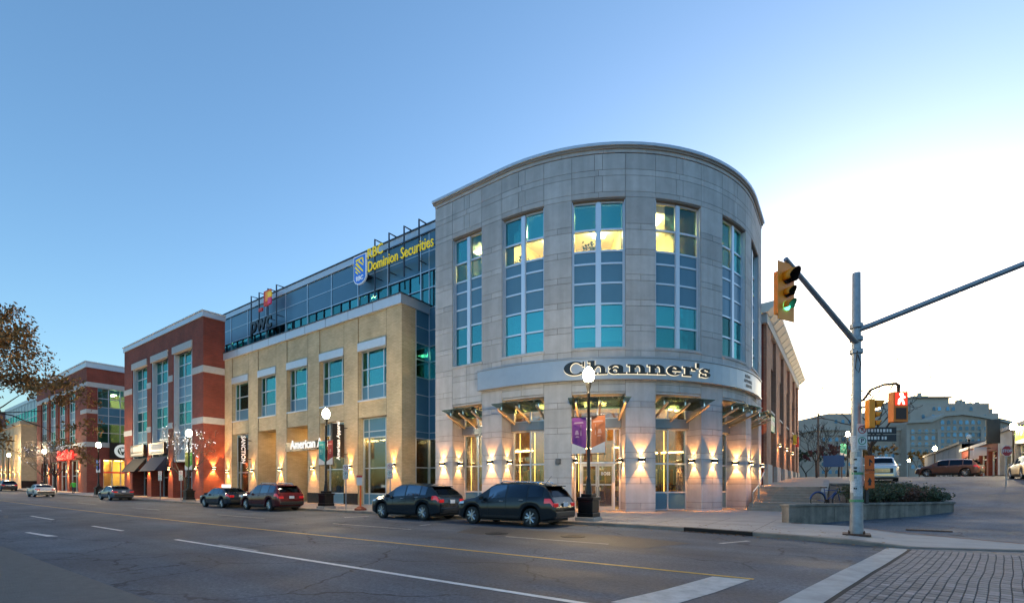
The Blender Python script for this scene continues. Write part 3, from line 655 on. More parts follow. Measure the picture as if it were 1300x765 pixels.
for k,t_ in enumerate(('MENS','APPAREL','SHOES')): add_text(mb,t_,.27,DF,16.4+.1*k,8.42-.29*k,.312,.004,.006,spacing=1.25)
mb.build('small_lettering',M('letter_grey',(.10,.11,.12),.5),sign)
# wall lamps of the drum
gl='wall lamps on the stone drum'
for i,(a,b) in enumerate(piers):
    if i in(0,1,4,5,3,6): 
        u=(a+b)/2 if i!=6 else a+.75
        if i==2: continue
        wall_lamp(DF,u,3.05,.035,'black up-and-down lamp on the '+('end pier of the drum by the glass link','second drum pier from the glass link','','drum pier just past the entrance doors','second drum pier past the entrance doors','drum pier at the foot of the stairs','drum wall alongside the stairs')[i],gl,1.0)
class Reveal:   # side of an opening: u runs inwards
    def __init__(s,ua,sg): s.ua=ua; s.sg=sg
    def map(s,u,z,d): return DF.map(s.ua+s.sg*d,z,-u)
    def segs(s,a,b): return 1
for j,(a,b) in enumerate(BAYS):
    sides=[(a,1)] if j<3 else [(b,-1)]
    if j==2: sides=[(a,1),(b,-1)]
    for ua,sg in sides:
        wall_lamp(Reveal(ua,sg),.55,3.05,.012,'black lamp on the reveal '+('of the drum shopfront next to the glass link','of the second drum shopfront from the glass link','of the drum entrance','of the first shopfront past the drum entrance','of the second shopfront past the drum entrance','of the drum bay alongside the stairs')[j],gl,.7)
t=thing('wall_camera_box','small grey box fixed to the pier left of the entrance','box',DF.map(3.6,3.0,.035))
MB().obox(DF.map(3.6,3.0,.16),(.12,0,0),(0,.11,0),(0,0,.14)).build('housing',M('grey_box',(.10,.11,.12),.5),t,bevel=.02); MB().obox(DF.map(3.6,2.97,.045),(.05,0,0),(0,.03,0),(0,0,.05)).build('bracket',black,t)
# handrails up to the side entrance and the stairs
def handrail(p0,p1,p2,label):
    t=thing('handrail',label,'handrail',p0); m=M('rail_steel',(.55,.55,.56),.25,.9)
    P=[Vector(p) for p in(p0,p1,p2)]
    MB().tube([P[1]+Vector((0,0,-.05)),P[1]+Vector((0,0,.95)),P[2]+Vector((0,0,.95)),P[2]+Vector((0,.25,.95))],.03,8).build('rail',m,t)
    for q in (0,1): MB().cyl(P[1].lerp(P[2],q),P[1].lerp(P[2],q)+Vector((0,0,.95)),.024,n=8).build('post',m,t)
handrail((-4.45,31,KERB),(-4.45,31.0,KERB+.15),(-4.45,33.1,LZ+.05),'short steel handrail at the foot of the stairs'); handrail((-4.45,33.4,LZ+.1),(-4.45,33.45,LZ+.15),(-4.45,35.5,PT),'steel handrail on the upper flight of the stairs')
# garments inside the corner shop
cloth=[M('cloth_%s'%n_,c,.9,noise=(8,.2)) for n_,c in (('white',(.6,.58,.52)),('navy',(.03,.04,.09)),('rust',(.35,.10,.04)),('tan',(.40,.27,.13)),('olive',(.12,.13,.05)),('grey',(.22,.22,.23)))]
def rack(u,d,n,label,z0=1.15):
    MB().fbox(DF,u-.95,u+.95,.14,1.14,d-.5,d+.5).build('display_plinth',shop_dark,drum)
    t=thing('clothes_rack',label,'clothes rack',DF.map(u,z0,d),'clothes racks in the corner shop')
    MB().tube([DF.map(u-.8,z0,d),DF.map(u-.8,z0+1.5,d),DF.map(u+.8,z0+1.5,d),DF.map(u+.8,z0,d)],.025,6).build('frame',black,t)
    for k in range(n):
        uu=u-.68+1.36*k/(n-1); h=rng.uniform(.75,1.05); MB().fbox(DF,uu-.035,uu+.035,z0+1.46-h,z0+1.46,d-.22,d+.22).build('garment',cloth[rng.randrange(6)],t,bevel=.02)
for u,d,w_ in ((1.1,-2.4,'shopfront bay beside the purple-bannered lamp'),(3.2,-4.6,'blank pier by the entrance'),(9.9,-2.3,'shopfront just past the entrance doors'),(11.9,-2.5,'same shopfront, nearer the stairs'),(10.9,-4.6,'deep middle of the shop past the entrance'),(15.3,-2.4,'shopfront next to the stairs'),(-2.9,-2.4,'drum shopfront next to the glass link')): rack(u,d,11,'clothes rack with mixed garments behind the '+w_)
def shelf(u,d,label,DF=DF):
    t=thing('display_shelf',label,'shelf',DF.map(u,.14,d),'lit shelves in the corner shop'); w=M('shelf_wood',(.34,.20,.09),.6)
    for q in (-1,1): MB().fbox(DF,u+q*.95-.03,u+q*.95+.03,.14,4.3,d-.4,d).build('upright',w,t)
    for k in range(6):
        z=.5+.72*k; MB().fbox(DF,u-.92,u+.92,z,z+.05,d-.4,d-.01).build('shelf_board',w,t)
        for i in range(4):
            if rng.random()<.8: MB().fbox(DF,u-.8+.42*i,u-.8+.42*i+rng.uniform(.22,.36),z+.05,z+rng.uniform(.15,.42),d-.36,d-.06).build('folded_stack',cloth[rng.randrange(6)],t)
    MB().fbox(DF,u-.92,u+.92,4.2,4.26,d-.15,d-.02).build('shelf_light',shop_light,t)
for u in (-3,-.2,2.2,4.6,6.8,9.4,11.6,14.2,16.4): shelf(u,-6.6 if u not in(9.4,) else -5.8,'tall wooden shelf of folded clothes at the back of the shop')
EWF=Flat((0,38.2),(1,0),(0,-1))
for x in (-6.9,-9.0,-11.1,-13.2): shelf(x,.42,'tall wooden shelf of folded clothes against the end wall of the shop',EWF)
pot=M('plant_pot',(.25,.12,.06),.7); ol=M('office_leaf',(.03,.07,.02),.6); r4=random.Random(8)
def office_plant(u,d,label):
    p=DF.map(u,13.9,d); t=thing('office_plant',label,'potted plant',p,'potted plants in the top floor offices'); MB().lathe(p,[(.14,0),(.2,.35),(.21,.4)],12).build('pot',pot,t); lf=MB(); st_=MB()
    for k in range(14):
        a=r4.uniform(0,6.3); e=p+Vector((cos(a)*r4.uniform(.15,.5),sin(a)*r4.uniform(.15,.5),r4.uniform(.9,1.75))); st_.tube([p+Vector((0,0,.35)),(p+e)/2+Vector((0,0,.3)),e],[.012,.009,.005],4)
        for i in range(12): leaf_quad(lf,e+Vector((r4.gauss(0,.1),r4.gauss(0,.1),r4.gauss(0,.13))),.13*r4.uniform(.6,1.2),r4)
    st_.build('stems',twig_m,t); lf.build('foliage',ol,t,recalc=False)
for u,w_ in ((.6,'second bay from the glass link'),(5.2,'bay above the entrance'),(11.5,'bay past the entrance'),(-2.2,'bay next to the glass link')): office_plant(u,-1.3,'leafy potted plant behind the top floor window of the '+w_)
# ================================================================ glass office block (upper storeys set back behind the brick)
XA=(1,0); NF=(0,-1)
OFY=25.7; OF=Flat((0,OFY),XA,NF)
office=thing('glass_office_block','long blue panelled office block with ribbon windows above the brick','building',(-48,OFY,0))
MB().box(-80,-22.75,OFY+.9,46,12,20.6).build('core_wall',M('office_core',(.34,.37,.38),.8),office)
MB().fbox(OF,-80,-22.76,20.7,21.25,-20,.12).build('roof_fascia',metal_l,office)
MB().fbox(OF,-80,-22.76,21.25,21.33,-20,.20).build('roof_edge',steel_d,office)
nb=15; us=[-79.8+ (57.0)*i/nb for i in range(nb+1)]
for i in range(nb):
    a,b=us[i],us[i+1]
    MB().fbox(OF,a,a+.09,15.0,20.7,-.1,.06).build('mullion',frame_m,office)
    for z0,z1 in ((17.85,19.25),(19.31,20.66)): MB().fbox(OF,a+.10,b-.01,z0,z1,-.08,.0).build('spandrel_panel',spandrel,office)
    MB().fbox(OF,a+.09,b,17.78,17.85,-.1,.05).build('transom_bar',frame_m,office)
    MB().fbox(OF,a+.09,b,19.25,19.31,-.1,.03).build('transom_bar',frame_m,office)
    if b>-60:
        for k in range(3):
            p,q=lerp(a+.09,b,k/3),lerp(a+.09,b,(k+1)/3)
            MB().fbox(OF,p+.02,q-.02,16.55,17.78,-.09,-.07).build('pane',glass_t,office); MB().fbox(OF,p+.02,q-.02,15.1,16.5,-.09,-.07).build('pane',glass_t,office)
            if k: MB().fbox(OF,p-.02,p+.02,15.1,17.78,-.1,.02).build('glazing_bar',steel_d if k else frame_m,office)
            if rng.random()<.72: MB().fbox(OF,p+.05,q-.05,15.1 if rng.random()<.6 else 16.2,17.75,-.35,-.33).build('blind',blind_m,office)
    MB().fbox(OF,a+.09,b,16.5,16.55,-.1,.03).build('transom_bar',frame_m,office)
MB().fbox(OF,-79,-22.8,14.95,15.05,-5,-.1).build('floor_slab',ceil_m,office); MB().fbox(OF,-79,-22.8,17.9,18.0,-5,-.1).build('ceiling',ceil_m,office)
for x in (-56.5,-55,-33.5): MB().fbox(OF,x-.5,x+.5,17.8,17.86,-1.6,-.9).build('ceiling_light',office_light,office)
# recessed glazed link between the brick and the drum: a return facing +X and a strip facing the street
LX=-25.7
LF=Flat((LX,0),(0,1),(1,0))      # u = world y
zr=[.16,1.0,2.95,5.1,5.57,6.87,8.3,9.6,10.9,12.1,13.3,15.0]; kr=['p','c','c','p','p','p','p','g','g','p','p']
window_grid(LF,office,0,0,zr,[24.35,OFY],0,kr,name='glazed_return',g=glass_t)
window_grid(OF,office,0,0,zr+[16.5,17.8,19.25,20.66],[LX,-22.78],.0,kr+['g','g','p','p'],name='glazed_link',g=glass_t)
MB().box(LX+.3,-22.9,OFY+3,OFY+3.1,0,20).build('inner_wall',cream_wall,office); MB().box(-30,-22.9,OFY+.2,OFY+3,8.6,9.5).build('floor_slab',ceil_m,office); MB().box(-30,-22.9,OFY+.2,OFY+3,5.2,5.6).build('floor_slab',ceil_m,office)
MB().box(-24.6,-23.6,OFY+1,OFY+1.4,11.9,12.0).build('ceiling_light',office_light,office); MB().box(-24.9,-23.6,OFY+1,OFY+1.4,5.0,5.1).build('ceiling_light',shop_light,office)
# steel sign frames
def post(x,z0,z1):
    return [(x,z0,z1)]
sg=thing('bank_sign','yellow and blue illuminated bank sign on steel posts above the brick','sign',(-30,OFY-.8,18))
for x in (-31.06,-29.35,-27.63,-26.01):
    MB().tube([OF.map(x,16.9 if x<-30 else 17.6,.75),OF.map(x,21.45,.75),OF.map(x,21.45,-.4),OF.map(x,21.3,-.4)],.065,6).build('post',steel_d,sg)
    MB().tube([OF.map(x,18.4,.75),OF.map(x,18.4,0.02)],.04,6).build('stay',steel_d,sg)
yl_=M('sign_yellow',(.85,.66,.02),.5,emit=.05*LAMP,ecol=(1,.78,.02)); bl_=M('sign_blue',(.02,.14,.55),.4,emit=.05*LAMP,ecol=(.03,.22,.9)); wh_=M('sign_white',(.8,.85,.9),.4,emit=.04*LAMP,ecol=(.85,.92,1))
mb=MB(); add_text(mb,'RBC',1.15,OF,-31.4,20.35,.92,.004,.03,fit=(-31.75,-29.9)); mb.build('lettering',yl_,sg)
mb=MB(); add_text(mb,'Dominion Securities',1.2,OF,-27.85,19.28,.92,.004,.03,fit=(-31.7,-24.35)); mb.build('lettering',yl_,sg)
MB().fbox(OF,-32.6,-23.9,20.12,20.2,.8,.86).build('rail',steel_d,sg); MB().fbox(OF,-32.6,-23.9,19.0,19.06,.8,.86).build('rail',steel_d,sg)
def shield(w,h): return [(-w,h),(w,h),(w,-h*.62),(w*.75,-h*.86),(w*.3,-h),(-w*.3,-h),(-w*.75,-h*.86),(-w,-h*.62)]
cx,cz=-32.75,19.4
s0=MB().prism(shield(.80,1.20),lambda x,y,d:OF.map(cx+x,cz+y,d),.80,.93).build('shield',wh_,sg)
MB().prism(shield(.73,1.11),lambda x,y,d:OF.map(cx+x,cz+y,d),.93,.95).build('shield_field',bl_,s0)
mb=MB()   # crest: diagonal lion-like strokes
for x0,y0,x1,y1,w in ((-.5,.8,.4,.9,.1),(.38,.86,.5,.4,.09),(-.45,.6,.45,-.25,.11),(-.55,.3,.1,-.3,.09),(-.1,.7,.5,.25,.08),(-.5,-.05,-.2,-.33,.08)):
    d_=Vector((x1-x0,y1-y0)).normalized(); nx,ny=-d_.y*w,d_.x*w
    mb.prism([(x0+nx,y0+ny),(x0-nx,y0-ny),(x1-nx*.5,y1-ny*.5),(x1+nx*.5,y1+ny*.5)],lambda x,y,d:OF.map(cx+x,cz+y,d),.952,.957+.002*len(mb.f)/6)
mb.build('crest',yl_,s0)
mb=MB(); add_text(mb,'RBC',.5,OF,cx,cz-.72,.955,.02,.01); mb.build('shield_lettering',wh_,s0)
MB().fbox(OF,cx-.5,cx+.5,cz-.5,cz-.35,0,.8).build('stay',steel_d,sg)
sg=thing('accountants_sign','dark letters and orange block logo on steel posts over the office roof','sign',(-50,OFY-.8,18))
for x in (-50.94,-49.32,-47.6,-45.98):
    MB().tube([OF.map(x,17.4,.75),OF.map(x,21.45,.75),OF.map(x,21.45,-.4),OF.map(x,21.3,-.4)],.07,6).build('post',steel_d,sg); MB().tube([OF.map(x,18.5,.75),OF.map(x,18.5,.02)],.04,6).build('stay',steel_d,sg)
mb=MB(); add_text(mb,'pwc',2.4,OF,-50.0,18.2,.90,.05,.07,fit=(-50.7,-46.6)); mb.build('lettering',blk,sg)
for u0,u1,z0,z1,c in ((-48.1,-46.75,19.7,21.2,('logo_red',(.5,.035,.02))),(-49.0,-48.3,19.35,19.65,('logo_dark_red',(.42,.03,.03))),(-47.7,-46.7,20.1,21.05,('logo_orange',(.85,.28,.03))),(-47.2,-46.6,20.4,20.9,('logo_yellow',(.9,.6,.05))),(-47.2,-46.65,19.75,20.35,('logo_pink',(.6,.05,.18)))):
    MB().fbox(OF,u0,u1,z0,z1,.82+.03*(u1-u0<1.2),.92+.05*(u1-u0<1.2)+.02*(u1-u0<.8)).build('logo_block',M(*c,.5,emit=.04*LAMP),sg)
# ================================================================ yellow brick block
YB=23.0; YF=Flat((0,YB),XA,NF); X0,X1=-52.4,-25.72; ZT=14.5
yel=thing('yellow_brick_block','buff yellow brick block with five square window bays','building',(-39,YB,0))
BY=[(-50.82,-47.51),(-45.69,-42.45),(-40.67,-37.39),(-35.68,-32.38),(-30.63,-27.34)]
WZ0,WZ1,WL_=8.1,11.86,12.47
mb=MB(); prev=X0
for i,(a,b) in enumerate(BY+[(X1,None)]):
    mb.fbox(YF,prev,a,0,ZT,-1.5 if i<5 else -1.38,0); prev=b
mb.build('pier_wall',ybrick,yel)
jt=MB()
for a,b in BY:
    MB().fbox(YF,a,b,WL_,ZT,-.45,-.06).build('bay_wall',ybrick,yel); MB().fbox(YF,a,b,6.78,WZ0,-1.4,-.06).build('bay_wall',ybrick,yel)
    for u in (a,b): jt.fbox(YF,u-.012,u+.012,.9,ZT,-.02,.003)
jt.build('expansion_joint',M('brick_joint',(.17,.13,.08),.9),yel)
MB().fbox(YF,X0,X1+.10,ZT,15.18,-2.7,.16).build('parapet_fascia',metal_l,yel); MB().fbox(YF,X0,X1+.16,15.18,15.24,-2.7,.22).build('parapet_edge',steel_d,yel)
for i in range(1,9): x=lerp(X0,X1,i/9); MB().fbox(YF,x-.012,x+.012,ZT,15.18,.16,.168).build('fascia_seam',steel_d,yel)
MB().box(X1-.5,X1+.0,YB+.5,24.33,0,ZT).build('return_wall',ybrick,yel)
for i,(a,b) in enumerate(BY):
    MB().fbox(YF,a+.02,b-.02,WZ1,WL_,-.3,.08).build('lintel',metal_l,yel)
    MB().fbox(YF,a+.02,b-.02,WZ0-.1,WZ0+.02,-.4,.05).build('window_sill',metal_l,yel)
    w=b-a; window_grid(YF,yel,a,b,[WZ0+.02,9.21,10.5,WZ1],[a+.04,a+.04+w*.22,b-.04-w*.20,b-.04],-.36,['p','g','g'],fw=.08)
    MB().fbox(YF,a+.2,b-.2,9.6+rng.uniform(0,1.3),11.8,-.66,-.64).build('blind',blind_m,yel)
MB().fbox(YF,X0+.2,X1-.6,7.2,8.0,-8,-1.41).build('floor_slab',ceil_m,yel); MB().fbox(YF,X0+.2,X1-.6,12.6,13,-8,-.5).build('floor_slab',ceil_m,yel)
MB().fbox(YF,X0+.2,X1-.6,8,12.6,-2.62,-2.5).build('office_wall',M('office_wall_dark',(.22,.26,.26),.8),yel); MB().fbox(YF,X0+.2,X1-.6,0,7.2,-7.6,-7.5).build('shop_wall',shop_dark,yel)
MB().fbox(YF,X0+.2,X1-.6,.02,.15,-8,-.2).build('shop_floor',inn,yel)
MB().fbox(YF,-36.3,-36.2,.15,7.2,-7.5,-1.5).build('shop_partition',shop_dark,yel); MB().fbox(YF,-31.7,-31.6,.15,7.2,-7.5,-1.5).build('shop_partition',shop_dark,yel)
for x in (-49.2,-34.6,-33.2,-29.4): 
    for dd in (-2.6,-4.6): MB().fbox(YF,x-.5,x+.5,6.9,7.0,dd-.2,dd+.2).build('ceiling_light',shop_light,yel)
# plinth
pr=X0
for i,(a,b) in enumerate(BY+[(X1,None)]):
    MB().fbox(YF,pr+.01,a-.01,.05,1.02,-.3,.05).build('plinth_stone',granite,yel); pr=b
shopw=dict(fw=.07,g=glass_c)
for i in (0,3,4):
    a,b=BY[i]; w=b-a
    window_grid(YF,yel,a,b,[.16,1.0,2.95,5.3,5.75,6.74],[a+.04,a+.04+w*.2,b-.04-w*.18,b-.04],-.5,['p','g','g','p','p'] if i!=3 else ['p','g','g','g','p'],name='shopfront',**shopw)
for i in (1,2):     # deep entry recesses with brick cheeks
    a,b=BY[i]; MB().fbox(YF,a-.4,a-.02,.1,6.9,-4.4,-1.5).build('recess_wall',ybrick,yel); MB().fbox(YF,b+.02,b+.4,.1,6.9,-4.4,-1.5).build('recess_wall',ybrick,yel)
    MB().fbox(YF,a,b,6.9,7.1,-4.4,-1.41).build('recess_soffit',ceil_m,yel)
    window_grid(YF,yel,a,b,[.16,2.95,5.2,6.8],[a+.04,a+1.2,b-.04],-4.2,['g','g','p'],name='entrance',**shopw)
    MB().fbox(YF,a+1.2,b-.2,6.6,6.68,-3.2,-2.4).build('recess_light',M('recess_lamp',(1,.8,.5),.5,emit=4*LAMP,ecol=(1,.6,.22)),yel)
    MB().fbox(YF,a,b,.03,.14,-4.4,.02).build('recess_floor',concrete,yel)
gy='wall lamps on the yellow brick piers'
for x,w_ in zip((-51.6,-46.6,-41.6,-36.5,-31.5,-26.5),('end yellow pier against the red block','second yellow pier from the red block','yellow pier between the two entry recesses','yellow pier under the lit fascia lettering','yellow pier with the tall black blade sign','end yellow pier by the glass link')): wall_lamp(YF,x,3.1,.0,'black up-and-down lamp on the '+w_,gy,1.15)
# signs of the yellow block
t=thing('fascia_sign','dark fascia board with white clothing store lettering across the entry','sign',YF.map(-37.5,5,.2))
MB().fbox(YF,-40.5,-35.72,4.6,5.4,.06,.22).build('board',M('sign_black',(.012,.012,.014),.4),t)
mb=MB(); add_text(mb,'American Apparel',1.05,YF,-37.0,5.12,.24,.02,.03,fit=(-39.65,-32.6)); mb.build('lettering',M('letters_lit_white',(.9,.9,.9),.5,emit=.10*LAMP,ecol=(1,.97,.9)),t)
def blade(x,z0,z1,pr_,txt,label,size,w=.10,bc=None,up=True):
    t=thing('blade_sign',label,'sign',YF.map(x,z0,.0)); 
    MB().fbox(YF,x-w,x+w,z0,z1,.35,.35+pr_).build('panel',M('sign_black',(.012,.012,.014),.4) if not bc else bc,t)
    for z in (z0+.25,z1-.25): MB().fbox(YF,x-.03,x+.03,z-.03,z+.03,0,.35).build('arm',black,t)
    SF=Flat((x+w,YB),(0,1),(1,0))   # lettering on the face turned to the junction
    mb=MB(); v,f=text_geo(txt,size,.012,.008)
    mb.add([Vector((x+w+.008+e,YB-.35-pr_/2+(-y if up else y),(z0+z1)/2+(x_ if up else -x_))) for x_,y,e in v],f); mb.build('lettering',M('letters_lit_white',(.9,.9,.9),.5,emit=.8),t)
blade(-31.95,3.8,6.35,1.05,'American Apparel','black blade sign with white vertical lettering on a yellow brick pier',.40)
blade(-46.95,3.9,6.2,.85,'SANCTION','black banner with bold white vertical lettering on a yellow brick pier',.52,.03,up=False)
# window display: lit panels and mannequins
def mannequin(x,y,c,label):
    t=thing('mannequin',label,'mannequin',(x,y,.95),'mannequins in the clothing shop window'); sk=M('mannequin_white',(.6,.55,.48),.5)
    MB().lathe((x,y,.95),[(.2,0),(.2,.03)],12).build('stand',black,t)
    mb=MB()
    for s_ in (-1,1):
        mb.tube([(x+s_*.10,y,.98),(x+s_*.10,y,1.45),(x+s_*.09,y,1.9)],[.04,.06,.085],8); mb.tube([(x+s_*.18,y,2.4),(x+s_*.26,y-.03,2.12),(x+s_*.24,y-.10,1.85)],[.05,.045,.03],8)
    mb.lathe((x,y,1.82),[(.10,0),(.15,.08),(.12,.3),(.17,.52),(.06,.62),(.05,.70)],12); mb.lathe((x,y,2.5),[(.04,0),(.085,.08),(.10,.16),(.07,.25),(.02,.28)],10); mb.build('figure',sk,t,smooth=60)
    MB().lathe((x,y,1.78),[(.19,0),(.165,.15),(.14,.34),(.19,.55),(.10,.64)],12).build('clothing',c,t,smooth=60)
for x,c in ((-35.1,0),(-34.3,2),(-33.5,3)): mannequin(x,YB+1.35,cloth[c],'mannequin in bright clothes behind the clothing shop window')
mannequin(-29.2,YB+1.5,cloth[2],'mannequin behind the last brick bay shopfront beside the glass link')
MB().box(-36.1,-31.8,YB+.7,YB+2,.15,.95).build('display_plinth',M('display_white',(.6,.55,.45),.7),yel); MB().box(-31.4,-27,YB+.7,YB+2,.15,.95).build('display_plinth',MATS['display_white'],yel)
MB().box(-36,-32,YB+2.3,YB+2.35,1.0,5.2).build('display_backdrop',M('display_cream',(.8,.68,.42),.8),yel); MB().box(-31.4,-27.2,YB+3.2,YB+3.25,1.0,5.2).build('display_backdrop',M('display_brown',(.42,.27,.12),.8),yel)
for k in range(9): MB().box(-31.2+.45*k,-30.9+.45*k,YB+3.0,YB+3.18,1.3+1.1*(k%3),2.1+1.1*(k%3)).build('hung_garment',cloth[k%6],yel)
for x in (-35.2,-34,-32.8,-30.2,-28.6): MB().box(x-.45,x+.45,YB+.8,YB+1.2,5.05,5.12).build('display_light',shop_light,yel)
# ================================================================ red brick block
RB=21.0; RF=Flat((0,RB),XA,NF); RX0,RX1=-75,-52.4; RT=18.5
red=thing('red_brick_block','dark red brick block with three tall glazed bays and pale bands','building',(-64,RB,0))
BR=[(-72.2,-67.35),(-66.06,-61.17),(-59.86,-54.98)]
mb=MB(); pr=RX0
for i,(a,b) in enumerate(BR+[(RX1,None)]): mb.fbox(RF,pr,a,0,RT,-2.0,0); pr=b
for a,b in BR: mb.fbox(RF,a,b,16.55,RT,-1.5,-.0)
mb.build('wall',rbrick,red); MB().box(RX0,RX1,RB+2.0,23.02,0,RT).build('rear_wall',rbrick,red)
MB().box(RX0-.1,RX1+.12,RB-.12,23.05,RT,19.02).build('parapet_band',metal_l,red); MB().box(RX0-.2,RX1+.2,RB-.2,23.05,19.02,19.12).build('parapet_edge',M('coping_white',(.6,.63,.66),.5),red)
pale=M('pale_band_stone',(.46,.46,.46),.75,noise=(3,.08))
for z0,z1 in ((12.98,13.65),(7.87,8.5)):
    pr=RX0
    for i,(a,b) in enumerate(BR+[(RX1,None)]): MB().fbox(RF,pr+(-.06 if i==0 else .02),a-.02 if i<3 else RX1+.05,z0,z1,-.3,.06).build('band',pale,red); pr=b
    MB().box(RX1-.3,RX1+.06,RB+.31,22.98,z0,z1).build('band',pale,red)
for i,(a,b) in enumerate(BR):
    MB().fbox(RF,a-.05,b+.05,15.86,16.6,-.3,.1).build('lintel',pale,red)
    w=b-a; ul=[a+.3,a+.3+(w-.6)*.38,a+.3+(w-.6)*.76,b-.3]
    window_grid(RF,red,a,b,[4.4,5.6,6.9,8.2,9.5,10.6,11.2,12.3,13.3,14.6,15.86],ul,-.45,['p','p','p','g','g','p','p','p','g','g'],fw=.09)
    for q in range(3):
        for z0,z1 in ((8.25,10.55),(13.35,15.8)):
            if rng.random()<.6: MB().fbox(RF,ul[q]+.06,ul[q+1]-.06,lerp(z0,z1,rng.choice((0,.3,.5,.7))),z1,-.75,-.73).build('blind',blind_m,red)
    for u in (a+.12,b-.12): MB().fbox(RF,u-.12,u+.12,4.4,15.86,-.5,-.08).build('jamb',metal_l,red)
    MB().fbox(RF,a,b,4.2,4.4,-1.5,-.1).build('shop_head',metal_l,red)
    window_grid(RF,red,a,b,[.3,2.6,4.2],[a+.05,lerp(a,b,.33),lerp(a,b,.66),b-.05],-1.2,['g','g'],name='shopfront',fw=.08,g=glass_c)
    MB().fbox(RF,a,b,.1,16,-3.2,-3.0).build('inner_wall',M('inner_dim',(.25,.22,.18),.8),red)
    MB().fbox(RF,a,b,4.5,4.6,-3,-1.0).build('floor_slab',ceil_m,red)
MB().box(-66.3,-56,RB+1.6,RB+1.9,4.0,4.06).build('ceiling_light',M('dim_shop_light',(1,.8,.5),.5,emit=1.5*LAMP,ecol=(1,.7,.35)),red)
gr='wall lamps on the red brick'
for x,w_ in zip((-73.6,-66.7,-60.5,-53.8),('end red pier by the forecourt','red pier between the two awnings','red pier past the navy awning','end red pier by the yellow block')): wall_lamp(RF,x,3.3+gstreet(x),.0,'black up-and-down lamp on the '+w_,gr,1.5,col=(1,.42,.09))
SFc=Flat((RX1,0),(0,1),(1,0)); wall_lamp(SFc,21.9,3.4,.0,'black lamp on the red brick return wall',gr,2.2,col=(1,.42,.09),spread=75)
def awning(a,b,c,label,txt=None,lc=None):
    t=thing('awning',label,'awning',RF.map((a+b)/2,4.0,0)); vs=[RF.map(a,4.9,.05),RF.map(b,4.9,.05),RF.map(b,3.3,1.2),RF.map(a,3.3,1.2),RF.map(a,3.25,.05),RF.map(b,3.25,.05)]
    MB().add(vs,[(0,1,2,3),(0,3,4),(1,5,2)]).build('canvas',c,t,recalc=False)
    MB().tube([RF.map(a,3.3,0),RF.map(a,3.3,1.2),RF.map(b,3.3,1.2),RF.map(b,3.3,0)],.025,6).build('frame',black,t)
    MB().fbox(RF,a+.1,b-.1,5.15,6.5,.0,.3).build('sign_box',M('sign_black',(.012,.012,.014),.4),t)
    if lc:
        MB().fbox(RF,a+1.0,b-.35,5.7,6.3,.3,.312).build('sign_panel',M('sign_panel_pale',(.55,.53,.50),.6),t); MB().fbox(RF,a+.5,b-.5,5.3,5.48,.3,.315).build('sign_line',M('sign_panel_pale',(.55,.53,.50),.6),t)
        MB().prism([(a+.55+.3*cos(k*PI/6),6.0+.3*sin(k*PI/6)) for k in range(12)],lambda x,y,d:RF.map(x,y,d),.3,.318).build('emblem',lc,t)
awning(-66.0,-61.4,M('awning_navy',(.02,.035,.07),.8),'navy shop awning under a sign box with a teal dot','',M('teal_dot',(.02,.5,.5),.5,emit=.12))
awning(-72.0,-67.5,M('awning_black',(.012,.012,.013),.8),'black shop awning under a dark sign box beside the forecourt','',M('grey_dot',(.3,.3,.3),.5))
# ================================================================ bank and coffee corner block
SX1,SX0=-90.9,-121; SB=21.0; SF=Flat((0,SB),XA,NF); SS=Flat((SX1,0),(0,1),(1,0))
bk=thing('corner_brick_block','red brick corner block with bank and lit coffee shop at its foot','building',(-105,SB,0))
g0=.7
mb=MB(); BS=[(-118.4,-114.2),(-112.6,-108.4),(-106.8,-102.6),(-101,-96.8)]
mb.fbox(SF,SX0,SX1,16.9,19.0,-4,0); mb.fbox(SF,SX0,SX0+1.4,0,16.9,-4,0); mb.fbox(SF,-93.8,SX1,0,16.9,-1,0); mb.fbox(SF,-96.8,-93.8,7.4,16.9,-1,-.02) 
for (a,b),(c,d) in zip(BS,BS[1:]): mb.fbox(SF,b,c,8,16.9,-1,-.05)
mb.fbox(SF,SX0+1.4,-118.4,7,16.9,-1,-.04); mb.fbox(SF,SX0+1.4,-93.8,5.6,7.4,-1,-.01)
for a,b in ((SX0+1.4,-118),(-113.2,-112),(-107.2,-106),(-101.2,-100),(-95.2,-93.8)): mb.fbox(SF,a,b,0,5.6,-1,-.015)
mb.fbox(SS,22.0,22.25,0,16.9,-1,0); mb.fbox(SS,25.0,25.01,17,18,-2,-1); mb.fbox(SS,25.0,40,16.9,19.0,-4,-.01); mb.fbox(SS,22.25,40,5.6,8,-1,-.01); mb.fbox(SS,22.25,22.9,0,5.6,-1,-.012)
mb.build('wall',rbrick,bk)
MB().box(SX0,SX1+.15,SB-.15,40,19.0,19.75).build('parapet_band',metal_l,bk); MB().box(SX0-.1,SX1+.25,SB-.25,40,19.75,19.9).build('parapet_edge',MATS['coping_white'],bk)
for z0,z1 in ((16.2,16.9),(7.4,8.1)):
    MB().box(SX0,SX1+.08,SB-.08,SB+.3,z0,z1).build('band',pale,bk); MB().box(SX1-.3,SX1+.08,SB+.31,40,z0,z1).build('band',pale,bk)
MB().box(-93.8,SX1+.07,SB-.07,SB+.3,12.3,12.9).build('band',pale,bk); MB().box(SX1-.3,SX1+.07,SB+.31,22.25,12.3,12.9).build('band',pale,bk)
for a,b in BS+[(-96.3,-94.3)]: window_grid(SF,bk,a,b,[8.1,9.5,10.9,12.0,13.2,14.7,16.2],[a+.05,lerp(a,b,.33),lerp(a,b,.66),b-.05] if b-a>3 else [a+.05,b-.05],-.3,['g','g','p','p','g','g'],fw=.12)
window_grid(SS,bk,0,0,[8.1,9.6,11,12.2,13.4,14.7,16.2],[22.3,23.6,25,27,29],-.3,['g','g','p','p','g','g'],fw=.1)
